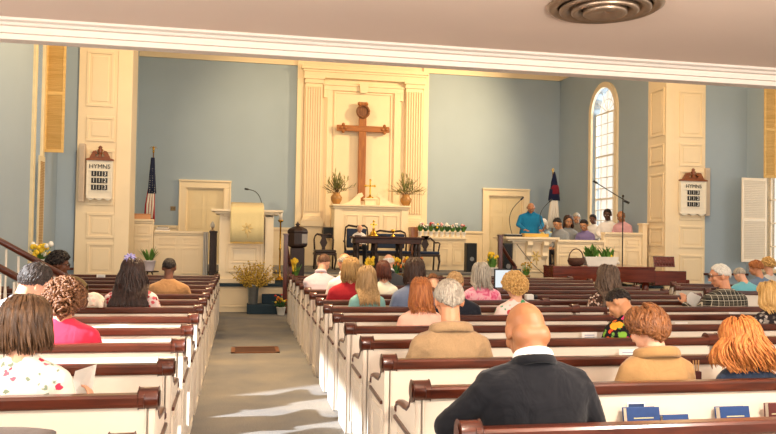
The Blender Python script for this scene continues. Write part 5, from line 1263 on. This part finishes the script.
        for q in range(int(nl*1.6)):
            b0 = rn.uniform(-pi, pi); am = hairline(b0)+nape*max(0, abs(b0)/pi-.45)
            if hair == 'fringe':
                if abs(b0) < radians(80): continue
                a0 = rn.uniform(radians(74), am-.1)
            else: a0 = math.acos(1-rn.random()*(1-cos(am*.97)))
            if hair in ('short', 'crop', 'fringe'):
                L = {'short': .55, 'crop': .35, 'fringe': .3}[hair]; o = rn.uniform(.6, 1.0)*t0*1.2; bb = b0+rn.uniform(-.2, .2)
                a1 = min(a0+L, am+.04); pts = [W @ sp(a0+(a1-a0)*f, b0+(bb-b0)*f, o*(1-.45*f)) for f in (0, .33, .66, 1)]
                b.tube(pts, [.004*sc_, .0062*sc_, .0055*sc_, .002*sc_], 4)
            elif hair == 'curly':
                c = sp(a0, b0, vol*rn.uniform(.7, 1.15)); d = sdir(a0, b0); ax_ = d.cross(Vector((rn.uniform(-1, 1), rn.uniform(-1, 1), rn.uniform(-1, 1)))).normalized(); u = ax_.orthogonal(); v_ = ax_.cross(u); R_ = rn.uniform(.011, .018)
                pts = [W @ (c+u*R_*cos(f*5.5)+v_*R_*sin(f*5.5)+ax_*.03*(f-.5)) for f in [i/9 for i in range(10)]]; b.tube(pts, [.004*sc_]+[.0075*sc_]*8+[.003*sc_], 5)
            elif hair == 'wavy':
                ph = rn.uniform(0, 6); a1 = min(a0+1.0, am+.06); o = vol*rn.uniform(.75, 1.15); dv = rn.uniform(-.35, .35)
                pts = [W @ sp(a0+(a1-a0)*f, b0+dv*f+.1*sin(f*7+ph), o*min(1, f*3+.4)*(1-.3*f**3)) for f in [i/7 for i in range(8)]]; b.tube(pts, [.004*sc_]+[.0078*sc_]*6+[.003*sc_], 5)
            else:   # hanging locks
                vv = vol*rn.uniform(.6, 1.1); a = a0; bb = b0; pts = []; aend = radians(98)
                while a < aend:
                    g = min(1, (a-a0)/.5+.3); pts.append(W @ sp(a, bb, vv*g)); a += .18
                    if abs(bb) < radians(82): bb += (1 if bb >= 0 else -1)*.24
                if not pts: pts.append(W @ sp(a, bb, vv))
                pt = pts[-1].copy(); zb = (zbot if zbot is not None else .98); zb = zb+rn.uniform(-.02, .05); ph = rn.uniform(0, 6); cx_ = (W @ Vector((0, 0, 0)))
                fl = rn.uniform(.0, 1.0)*(.22 if hair == 'mane' else .06); wv = wave*rn.uniform(.5, 1.4); z0 = pt.z; rear = abs(bb) > radians(70)
                while pt.z > zb and len(pts) < 40:
                    pt = pt.copy(); st_ = .028; pt.z -= st_
                    out_ = Vector((pt.x-cx_.x, (pt.y-cx_.y)*.6, 0)); out_ = out_.normalized() if out_.length > .01 else Vector((0, -1, 0))
                    pt += out_*fl*st_; q = (z0-pt.z)*24+ph; pt.x += wv*cos(q); pt.y += wv*.7*sin(q)
                    zt_ = (pt.z-.45-dz)/kk+.45
                    if zt_ < 1.07:
                        yb = (.165+ly(zt_))*kk-(.062+.085*min(1, max(0, (1.08-zt_)/.12)))*kk*bulk-.012-.01*rn.random()
                        if rear and abs(pt.x) < .2*sw*kk: pt.y += (min(pt.y, yb)-pt.y)*.6
                        elif not rear or abs(pt.x) > .1: 
                            if zt_ < .99 and not rear: break
                    pts.append(pt)
                n = len(pts); rr = (.0095 if hair != 'mane' else .0075)*sc_
                if n > 1: b.tube(pts, [rr*(.5+.5*min(1, i/2))*(1 if i < n-3 else (n-1-i)/3*.8+.2) for i in range(n)], 5, flat=.6)
        b.build('hair', hm, r)
    if eyes:
        for s in (-1, 1):
            e = MB().ell((s*.029, .083, .012), (.012, .008, .0075), 8).mat(W).build('eye', M('eye_white', '#e9e4dc', .2), r)
            MB().ell((s*.029, .0895, .011), (.005, .003, .0055), 8).mat(W).build('iris', M('eye_dark', '#2a1c14', .2), e)
            MB().tube([(s*.045, .082, .029), (s*.03, .093, .035), (s*.012, .094, .031)], .004, 5).mat(W).build('eyebrow', hm or M('brow', '#4a3a2c', .8), r)
        MB().ell((0, .0945, -.065), (.022, .006, .0075), 8).mat(W).build('mouth', M('lip_'+skin.name, '#a5645a' if 'dark' not in skin.name else '#6e3b36', .45), r)
    if glasses:
        b = MB()
        for s in (-1, 1):
            b.tube([(s*.031+.024*cos(2*pi*i/14), .106, .01+.018*sin(2*pi*i/14)) for i in range(15)], .0026, 5); b.tube([(s*.055, .105, .015), (s*.076, .05, .012), (s*.08, -.015, .01)], .0028, 5)
        b.tube([(-.008, .107, .013), (.008, .107, .013)], .0026, 5); b.mat(W); b.build('glasses', BLACK, r)
    PEOPLE.append((label[:30], round(kk, 2), round(X, 2)))
    r['_'] = 0; del r['_']
    return r, W, KM
SKP = M_skin('skin_pale', '#e2ab8b'); SKR = M_skin('skin_ruddy', '#d4956f'); SKT = M_skin('skin_tan', '#a26c46'); SKB = M_skin('skin_brown_dark', '#6d4430'); SKD = M_skin('skin_deep_dark', '#4f3022'); SKO = M_skin('skin_olive', '#c08a62')
GREYH = M_hair('hair_grey', '#8f8578', '#c9bfae'); WHITEH = M_hair('hair_white', '#cbc4b8', '#efe9dd'); DKBR = M_hair('hair_dark_brown', '#2a1a12', '#4b3122'); BLKH = M_hair('hair_black', '#15100e', '#2c231f'); MIDB = M_hair('hair_mid_brown', '#4b3122', '#7d5840'); REDB = M_hair('hair_red_brown', '#8a4a22', '#b8733d'); BLON = M_hair('hair_blond', '#86653a', '#b58f57'); ASHB = M_hair('hair_ash_blond', '#86693f', '#b59367'); AUB = M_hair('hair_auburn', '#5e361d', '#8f5c33'); ORNG = M_hair('hair_orange', '#974f1e', '#c98545', .5); SAND = M_hair('hair_sandy', '#9c7648', '#c9a473'); GOLDB = M_hair('hair_golden', '#b98a45', '#e6bd7b'); LONGG = M_hair('hair_long_greying', '#3f2c21', '#7d6653')
RY = lambda i: PR0+PS*i
LY = lambda j: PL0+PS*(j-1)
# ---- piano side block
NAVY = M_fabric('suit_navy', '#16171c', .2, .6, 6, 420); 
person('big man with shaved head in a navy suit, nearest pew, head bowed', 526, 299.5, RY(0), SKT, NAVY, 'bald', None, bow=.52, lean=.02, sw=1.2, bulk=1.15, hk=1.04, neck=.025, nr=1.18, pad=.012, vox=.0085, collar=('jacket', NAVY), disp=.012,
       arms={-1: {'el': (-.35, .25, .79), 'wr': (-.12, .40, .64)}, 1: {'el': (.29, .17, .71), 'wr': (.12, .40, .64)}})
FLE = M_fabric('fleece_tan', '#a48764', .2, .5, 9, 260, 1)
person('man with short grey-white hair in a tan fleece with turned-up collar', 449, 278.5, RY(2), SKR, FLE, 'short', GREYH, bow=.2, lean=.0, sw=1.2, bulk=1.15, hk=1.1, nape=.3, vox=.009, collar=('tall', FLE), nl=420, disp=.02)
CAM = M_fabric('camel_wool', '#9f7b4f', .08, .3, 6, 300)
person('woman with short wavy auburn hair in a camel coat', 647, 308, RY(1), SKP, CAM, 'wavy', AUB, bow=.4, turn=.35, lean=.02, sw=1.1, bulk=1.05, vol=.036, nape=.7, hk=1.06, neck=.03, vox=.0095, nl=420, collar=('tall', CAM), disp=.008)
DEN = M_fabric('denim_navy', '#262f40', .15, .5, 7, 300)
person('woman with a full mane of orange-red curls in dark denim', 741, 321, RY(1), SKP, DEN, 'mane', ORNG, bow=.3, lean=.0, sw=1.08, vol=.052, wave=.019, hk=1.06, zbot=at(741, 366, Y=RY(1)+.1).z, vox=.0095, nl=820)
BFL = M_print('black_floral_cloth', '#1d1a1c', ['#e2622f', '#f09a2e', '#e0487a', '#7fae3f', '#d84a2c'], 15, .44, '#6f9a45', 26)
person('woman with black hair in a black top with bold orange flowers', 619, 288, RY(3), SKO, BFL, 'short', BLKH, bow=.75, turn=.75, tilt=.3, lean=.03, sw=1.1, vol=.02, nl=260, vox=.011, eyes=True, hk=1.05)
PNKT = M_fabric('salmon_pink_knit', '#efb8a2', .06, .3)
person('woman with straight red-brown hair in a salmon pink top', 421, 277, RY(4), SKP, PNKT, 'long', REDB, bow=.15, lean=.0, sw=1.0, zbot=at(421, 311, Y=RY(4)).z, vol=.02, nl=320, vox=.011)
SUITB = M_fabric('suit_black_blue', '#20232c', .1, .3)
person('sandy-haired man in a dark suit beyond the tan fleece', 456.5, 271, RY(5), SKR, SUITB, 'short', SAND, bow=.3, sw=1.2, nl=200, collar=('jacket', SUITB), X=at(458, 271, Y=RY(5)+.2).x)
TIE = M_mottle('pink_tie_dye', ['#d8416f', '#f07f9d', '#f9c3cb', '#e55a86'], 11)
person('woman with a grey bob in a pink tie-dyed top', 481, 262.5, RY(7), SKP, TIE, 'long', GREYH, bow=.1, sw=1.12, zbot=at(481, 288, Y=RY(7)).z, vol=.03, nl=260)
WFL = M_print('white_pink_floral', '#f3d9cf', ['#e58a86', '#f2b0a4', '#c9474b', '#4f9a6a'], 13, .36, '#6fae84', 20)
person('woman with golden blond curls in a pale pink floral top', 515, 275.5, RY(5), SKP, WFL, 'curly', GOLDB, bow=.25, sw=1.08, vol=.036, nl=460, hk=1.06, nape=.9, neck=.03)
SLB = M_fabric('slate_blue_shirt', '#6d7891', .06, .3)
person('person with dark shoulder hair in a slate blue shirt', 415, 257, RY(6), SKP, SLB, 'long', DKBR, bow=.0, turn=-.3, sw=1.05, zbot=at(415, 283, Y=RY(6)).z, vol=.022, nl=260)
person('small brown-haired child bending low beyond the slate blue shirt', 433, 273, RY(8), SKP, M_fabric('brown_jersey', '#6b4a36'), 'short', AUB, bow=.9, sw=.8, k=None, nl=120)
TEA = M_fabric('teal_top', '#86b5b0', .05, .3)
person('woman with long ash-blond hair in a teal top', 367, 265.5, RY(6), SKP, TEA, 'long', ASHB, bow=.2, sw=.86, zbot=at(367, 303, Y=RY(6)).z, vol=.022, nl=320)
REDT = M_fabric('red_top', '#a8262f', .06, .3)
person('woman with long blond hair in a red top', 357, 257, RY(7), SKP, REDT, 'long', BLON, bow=.15, turn=-.3, sw=1.15, zbot=at(357, 281, Y=RY(7)).z, vol=.022, nl=240, X=at(351, 265, Y=RY(7)+.2).x)
LIL = M_fabric('lilac_shirt', '#d6c6cf', .04, .35); WSH = M_fabric('white_shirt', '#ece4e0', .03, .35)
person('man with cropped brown hair in a lilac shirt at the pew end', 324, 253.5, RY(9), SKP, LIL, 'crop', MIDB, bow=.5, turn=-.5, lean=.12, sw=1.05, bulk=1.15, nl=160, collar=('band', LIL), arms={-1: {'el': (-.17, .3, .86), 'wr': (-.08, .45, .66)}})
person('balding man in a white shirt beside the man in lilac', 345, 252.5, RY(8), SKR, WSH, 'fringe', GREYH, bow=.45, lean=.05, sw=.92, nl=120, collar=('band', WSH))
GRN = M_print('white_green_print', '#e8e6d4', ['#a9b98a', '#d9c9a8', '#8fae96'], 14, .3)
person('woman with dark auburn hair in a white and green print top', 383.5, 260, RY(8), SKP, GRN, 'long', M_hair('hair_dark_auburn', '#3d1d14', '#6d3a28'), bow=.1, sw=.84, zbot=at(383, 279, Y=RY(8)).z, vol=.016, nl=200)
GSU = M_fabric('charcoal_suit', '#4a4a4c', .08, .3)
person('bald older man in a charcoal suit facing the communion table', 387, 253.5, RY(10), SKP, GSU, 'fringe', WHITEH, bow=.2, sw=1.15, nl=90, collar=('jacket', GSU), X=at(390, 253, Y=RY(10)+.2).x)
PAT = M_print('brown_pattern_top', '#4a352c', ['#c9a58f', '#8a5f4d', '#e0c9b8'], 30, .42)
person('woman with very long greying brown hair in a patterned top', 608, 265.5, RY(6)+.06, SKP, PAT, 'long', LONGG, bow=.05, sw=1.2, zbot=at(608, 312, Y=RY(6)).z, vol=.042, wave=.008, nl=420)
PLA = M_plaid('plaid_cloth')
pm, W_, K_ = person('white-haired man in glasses and a dark plaid shirt holding a paper', 720, 263.5, RY(6)+.07, SKR, PLA, 'short', WHITEH, bow=.2, turn=1.0, lean=-.02, sw=1.45, bulk=1.3, hk=1.12, nl=260, eyes=True, glasses=True, rz=.15, vox=.0085,
       arms={-1: {'el': (-.3, .3, .74), 'wr': (-.30, .5, .86), 'hand': ((.1, .2, 1), (.2, .8, 0), .7)}})
DPR = M_print('dark_scroll_print', '#2b2628', ['#8f857c', '#b5aa9d', '#5f564f'], 26, .4)
person('blond woman in a dark scroll-printed top at the photo edge', 769, 281.5, RY(4), SKP, DPR, 'long', GOLDB, bow=.2, turn=.2, sw=1.05, zbot=at(769, 311, Y=RY(4)).z, vol=.03, nl=280)
def sideseat(i, px, pyt):
    t = SIDEP[i]; q = t.location; d = _F+_R*(px-388)/CF-_U*(pyt-217)/CF; ca, sa = cos(t.rotation_euler.z), sin(t.rotation_euler.z)
    # where the view ray meets the plane through the seat of that pew
    nx, ny = -sa, ca; k_ = ((q.x+nx*.2)*nx+(q.y+ny*.2)*ny)/(d.x*nx+d.y*ny); p = d*k_+Vector((0, 0, CH)); return p-Vector((nx*.2, ny*.2, 0)), t.rotation_euler.z
for (i, px, pyt, lab, sk, sh, st, hm, kw) in ((1, 746, 267.5, 'grey-haired person in an aqua top bowing in the angled pew', SKP, M_fabric('aqua_top', '#6fb3bd', .05, .3), 'short', GREYH, dict(bow=.6, turn=.5, sw=1.15, nl=160)),
        (0, 761.5, 260.5, 'woman with pinned-up auburn hair in a blue-grey jacket near the bright window', SKR, M_fabric('blue_grey_jacket', '#6f8096', .06, .3), 'wavy', REDB, dict(bow=.3, turn=.9, sw=1.0, nl=160, vol=.02, eyes=True)),
        (2, 771, 258.5, 'person with blond curls beside the bright window', SKP, M_fabric('pale_blouse', '#c7c3bd', .05, .3), 'curly', GOLDB, dict(bow=.1, turn=.2, sw=.95, nl=160, vol=.022))):
    p, rz_ = sideseat(i, px, pyt)
    c = math.cos(rz_); person(lab, px, pyt, p.y, sk, sh, st, hm, X=p.x, rz=rz_, **kw)
# ---- staircase side block
BLO = M_print('vine_print_blouse', '#e9e0d4', ['#cf3b55', '#e9e0d4', '#e9e0d4', '#e06a7c', '#e9e0d4'], 19, .25, '#86937c', 24)
pw, Wb, Kb = person('woman with a brown bob in a white vine-print blouse holding a sheet', 26, 296, LY(1), SKP, BLO, 'long', M_hair('hair_bob_brown', '#3a281c', '#75563c', .32), bow=.2, lean=.0, sw=1.12, bulk=1.05, hk=1.1, zbot=at(26, 349, Y=LY(1)+.1).z, vol=.03, wave=.005, nl=520, vox=.0085, disp=.012,
       arms={1: {'el': (.26, .16, .68), 'wr': (.30, .40, .745), 'hand': ((-.1, .5, .8), (-.8, .4, .1), .7)}})
CER = M_fabric('cerise_top', '#d8344f', .05, .25)
person('woman with short curly brown hair in a cerise pink top', 65, 284.5, LY(3), SKR, CER, 'curly', M_hair('hair_curly_brown', '#4f2f1d', '#855a3b'), bow=.15, lean=.0, sw=1.2, bulk=1.1, vol=.038, nl=560, vox=.01, hk=1.12, nape=1.0, neck=.05)
WS2 = M_fabric('white_tee', '#eceef4', .03, .4)
person('young man with short dark hair in a white shirt, face in profile', 35.5, 262, LY(4), SKP, WS2, 'short', M_hair('hair_charcoal', '#2a2422', '#4d433d'), bow=.35, turn=-.8, tilt=.35, lean=.05, sw=1.25, bulk=1.1, nl=320, eyes=True, vox=.011, hk=1.14, nape=.3, neck=.03)
COR = M_fabric('coral_top', '#e08a6a', .08, .3)
person('woman in glasses with pinned black braids and coral top, in profile', 59, 252.5, LY(8), SKB, COR, 'curly', BLKH, bow=.2, turn=-1.3, lean=-.02, sw=1.0, hk=1.1, vol=.016, nl=200, eyes=True, glasses=True)
RFL = M_print('red_white_floral', '#e9d5cf', ['#c23a44', '#d8626a', '#9f2a35', '#f0ece4'], 26, .44)
p5, W5, K5 = person('woman with very long dark wavy hair and a lavender hair clip', 133, 258, LY(6)+.05, SKO, RFL, 'mane', M_hair('hair_long_dark', '#1f1512', '#463029', .35), bow=.15, lean=.0, sw=1.22, zbot=at(131, 311, Y=LY(6)).z, vol=.03, wave=.007, nl=460, hk=1.04)
b = MB()
for i in range(9): a = 2*pi*i/9; b.tube([(-.02, -.06, .115), (-.02+.035*cos(a), -.07+.02*sin(a), .125+.028*sin(a)), (-.02+.055*cos(a), -.075+.02*sin(a), .12+.045*sin(a))], [.008, .013, .007], 6)
b.mat(W5); b.build('hair_clip', M_fabric('lavender_ribbon', '#9d97c9', .05, .1), p5)
TANS = M_fabric('tan_sweater', '#a17a53', .1, .4, 9)
person('man with short dark hair in a tan sweater', 169.5, 257.5, LY(8), SKB, TANS, 'crop', BLKH, bow=.25, lean=.0, sw=1.22, bulk=1.15, nl=160, disp=.01)
# the sheet in her hand
q = pw.matrix_world if False else Matrix.Translation(pw.location) @ Kb; hp = q @ Vector((.25, .46, .76))
hp.y += .07; t = thing('paper_sheet', 'folded white sheet held up by the woman in the vine-print blouse', 'paper', at(83, 396, Y=hp.y), 0)
c0, c1 = at(76, 372, Y=hp.y)-t.location, at(95, 364, Y=hp.y)-t.location
vs = [(-.075, .02, -.02), (.02, -.03, -.02), (c1.x, -.04, c1.z), (c0.x-.01, .03, c0.z), (.03, .06, -.01), (c1.x+.0, .05, c1.z-.01)]
o = MB().add(vs, [(0, 1, 2, 3), (1, 4, 5, 2)]).build('leaflet', PAPER, t); so = o.modifiers.new('s', 'SOLIDIFY'); so.thickness = .0015
hp = Matrix.Translation(pm.location) @ Euler((0, 0, .15)).to_matrix().to_4x4() @ K_ @ Vector((-.3, .5, .93))
t = thing('paper_sheet', 'white order-of-service sheet held by the plaid-shirted man', 'paper', at(693, 300, Y=hp.y), 0)
o = MB().add([(-.07, .02, -.05), (.06, .02, -.09), (.1, -.02, .04), (-.03, 0, .1), (-.07, .02, .05)], [(0, 1, 2, 3, 4)]).build('leaflet', PAPER, t); so = o.modifiers.new('s', 'SOLIDIFY'); so.thickness = .0015
# garments laid over pews
def drape(name, label, cat, px, py, Yr, w, m, drop=.25, lump=.03):
    q = at(px, py, Y=Yr); t = thing(name, label, cat, (q.x, Yr, 0)); b = MB(); nx = 18; vs = []; fs = []; H = q.z
    prof = [(-.05, H-drop), (-.048, H-drop*.6), (-.042, H-.06), (-.02, H-.01), (.015, H), (.055, H-.015), (.075, H-.07), (.085, H-drop)]
    for j, (yy, zz) in enumerate(prof):
        for i in range(nx+1): u = i/nx-.5; vs.append((w*u*(1+.1*(j/7)), yy-.01*sin(u*23+j), zz-lump*(abs(u)*2)**2.2*(1 if 1 < j < 7 else .4)+.008*sin(u*31+j*2)))
    for j in range(len(prof)-1):
        for i in range(nx): k_ = j*(nx+1)+i; fs.append((k_, k_+1, k_+nx+2, k_+nx+1))
    o = b.add(vs, fs, True).build('cloth', m, t); so = o.modifiers.new('s', 'SOLIDIFY'); so.thickness = .015; so.offset = 1; o.modifiers.new('u', 'SUBSURF').levels = 1; o.modifiers['u'].render_levels = 1
    return t
drape('olive_jacket', 'olive brown jacket heaped over the pew behind the woman in glasses', 'jacket', 71, 276.5, LY(8)-.01, .34, M_fabric('olive_wool', '#6b5a3c', .1, .4), .3, .1)
drape('pale_cardigan', 'pale cream and pink cardigan over the pew beside the long dark hair', 'cardigan', 93, 293.2, LY(6)-.0, .2, M_print('pale_cardigan_print', '#e2d2c0', ['#e5b9a8', '#d9c9b4'], 18, .35), .12, .07)
# ---- chancel people
def chorister(label, px, pyt, Y, skin, shirt, hair, hm, zf, rz=2.55, **kw):
    kw.setdefault('bow', .55); kw.setdefault('nl', 120); kw.setdefault('eyes', True); kw.setdefault('vox', .012); kw.setdefault('sw', 1.02); kw['hk'] = kw.get('hk', 1)*1.12
    r, W, K = person(label, px, pyt, Y+.2, skin, shirt, hair, hm, rz=rz, zf=zf, group=None, **kw)
    words_ = label.split(' '); lb = 'pale wooden chair under the '+' '.join(words_[:9])
    if not CHAIR:
        t = thing('choir_chair', lb, 'chair', r.location, rz, 'choir chairs'); CHAIR.append(t)
        MB().box(-.2, .2, .0, .38, .41, .445).build('seat', CREAM, t, .008); MB().box(-.19, .19, -.04, -.015, .55, .8).build('backrest', CREAM, t, .006)
        for s in (-1, 1): MB().box(s*.18-.018, s*.18+.018, -.04, -.005, 0, .8).build('leg', CREAM, t); MB().box(s*.18-.018, s*.18+.018, .34, .375, 0, .41).build('leg', CREAM, t)
    else: dup(CHAIR[0], r.location, rz, lb)
    return r, W, K
CHAIR = []
zr1, zr2 = .86, 1.0
struct(MB().box(at(508, 240, Y=17.5).x, XCR-.02, 16.66, 17.75, Z1, zr1-.1).build('floor_choir_riser', CARPET))
struct(MB().box(at(548, 240, Y=17.6).x, XCR-.02, 17.4, 19.3, zr1-.1, zr2).build('floor_choir_riser_upper', CARPET))
GREYC = M_fabric('grey_cardigan', '#8d8f90', .06, .3); PUR = M_fabric('purple_shirt', '#7d6f9a', .05, .3); PKS = M_fabric('pink_shirt', '#d3a0a4', .05, .3); OXF = M_fabric('choir_white_shirt', '#efe8e2', .03, .3); TURQ = M_fabric('turquoise_shirt', '#186f99', .06, .35)
chorister('woman in a white cap and pale blue top beside the blue-shirted man', 543, 218.5, 17.8, SKP, M_print('blue_yellow_top', '#9fc0d4', ['#e6d27c', '#cfe0ea'], 9, .4), 'cap', WHITEH, zr1-.1, rz=2.6, bow=.7, k=None)
chorister('black-haired singer in grey bent over beside the long-haired woman', 557.5, 217.5, 17.1, SKO, GREYC, 'short', BLKH, zr1-.1, rz=2.1, bow=.55, hk=.95)
chorister('dark long-haired woman in a grey cardigan in the choir', 568.5, 214.5, 18.05, SKO, GREYC, 'long', DKBR, zr1-.1, rz=2.9, bow=.35, zbot=.85, vol=.014)
chorister('grey-haired man at the back of the choir beyond the dark-haired woman', 576.5, 212.5, 18.95, SKO, M_fabric('dull_jacket', '#7d786f', .05, .3), 'short', GREYH, zr2, rz=2.6, sw=.95)
chorister('dark-haired singer in a purple shirt bowing low in the choir', 584, 219, 17.3, SKO, PUR, 'short', BLKH, zr1-.1, rz=2.35, bow=.5)
chorister('dark-haired man in a white shirt at the arched window', 593, 214, 18.45, SKB, OXF, 'short', BLKH, zr2, rz=2.3, bow=.35, sw=.95)
chorister('tall dark-skinned man in a white shirt before the arched window', 607.5, 208.5, 17.85, SKD, OXF, 'crop', BLKH, zr2, rz=2.5, bow=.35)
chorister('man with receding hair in a pink shirt at the end of the choir', 621, 210.5, 17.2, SKT, PKS, 'fringe', M_hair('hair_brown_grey', '#5c4636', '#8f7a66'), zr2, rz=2.3, bow=.55)
pe, We, Ke = person('elderly man with bare head in a white robe seated behind the table', 360, 224.5, 19.45, SKP, WSH, 'fringe', WHITEH, bow=.7, lean=.1, rz=pi, zf=Z2+.055, nl=70, eyes=True, hk=1.08)
person('man in a turquoise shirt standing with bowed head at the choir lectern', 531, 202.5, 17.3, SKT, TURQ, 'bald', DKBR, bow=.75, turn=-.3, lean=.08, rz=pi, zf=zr1-.1, stand=True, nl=120, eyes=True, sw=1.3, kx=1.12, hk=1.06, vox=.009, collar=('band', TURQ),
       arms={-1: {'el': (-.29, .24, .74), 'wr': (-.16, .46, .62), 'hand': ((.2, .9, -.2), (0, 0, -1), .15)}, 1: {'el': (.29, .24, .74), 'wr': (.2, .46, .62), 'hand': ((-.2, .9, -.2), (0, 0, -1), .15)}})
# ------------------------------------------------------------------ light
W = bpy.data.worlds.new('daylight'); SC.world = W; W.use_nodes = True; bg = W.node_tree.nodes['Background']
bg.inputs[0].default_value = (1, .92, .81, 1); bg.inputs[1].default_value = 1.0
def lamp(name, typ, loc, energy, color, tgt=None, **kw):
    d = bpy.data.lights.new(name, typ); d.energy = energy; d.color = color
    for k, v in kw.items(): setattr(d, k, v)
    o = bpy.data.objects.new(name, d); COL.objects.link(o); o.location = loc
    if tgt is not None: o.rotation_euler = (Vector(tgt)-Vector(loc)).to_track_quat('-Z', 'Y').to_euler()
    return o
WARM = (1, .72, .38)
for (x, y, z, e, tx) in ((8.6, 17.2, 6.7, 1700, 3.2), (-1.0, 17.2, 6.7, 500, 2.4)): lamp('chancel_floodlight', 'SPOT', (x, y, z), e, WARM, (tx, YB, 3.6), spot_size=radians(95), spot_blend=1, shadow_soft_size=.12)
lamp('aisle_pendant_lamp', 'SPOT', (.4, 9.6, 6.4), 2200, (1, .68, .36), (.3, 9.0, 0), spot_size=radians(60), spot_blend=1, shadow_soft_size=.2)
for x in (-1.2, 7.8): lamp('nave_pendant_lamp', 'POINT', (x, 12.5, 5.6), 260, WARM, shadow_soft_size=.25)
# area lamps: unseen fill added behind the camera, plus daylight outside the chancel window
def area_lamp(name, loc, tgt, e, sx, sy, col=(1, .92, .85)):
    o = lamp(name, 'AREA', loc, e, col, tgt); o.data.shape = 'RECTANGLE'; o.data.size = sx; o.data.size_y = sy; return o
area_lamp('rear_fill_light', (4, -2.4, 1.9), (4, 6, 2.0), 240, 12, 2.4)  # added fill, no rear window here: brightens beam, ceiling and backs
area_lamp('side_fill_light', (-3.5, -1.2, 1.6), (3, 2.5, 3.3), 100, 3, 1.8)  # added fill, lifts the gallery ceiling on the staircase side
for x in (-3.0, 2.5, 9.5): lamp('gallery_fill_light', 'POINT', (x, 2.0, 2.4), 250, (1, .87, .74), shadow_soft_size=.2)  # added point lights without fixtures, out of view, to brighten the gallery ceiling
area_lamp('chancel_window_daylight', (XCR+1.6, wc+.5, 4.0), (XCR-4, wc-1.6, 2.0), 260, 1.4, 3.4, (.93, .97, 1))
lamp('choir_fill_light', 'SPOT', (6.4, 13.6, 6.4), 420, (1, .84, .62), (7.6, 17.2, 1.9), spot_size=radians(45), spot_blend=1, shadow_soft_size=.2)  # added spot with no fixture, lifts the choir from the front
# low sun through the gallery window on the staircase side
lamp('sunlight_through_window', 'SPOT', (-10.6, 2.2, 7.4), 34000, (.92, .96, 1), (.1, 6.9, .0), spot_size=radians(17), spot_blend=.2, shadow_soft_size=.12)
SC.view_settings.view_transform = 'Standard'; SC.view_settings.look = 'None'; SC.view_settings.gamma = 1; SC.view_settings.use_curve_mapping = False
SC.view_settings.exposure = 0.27
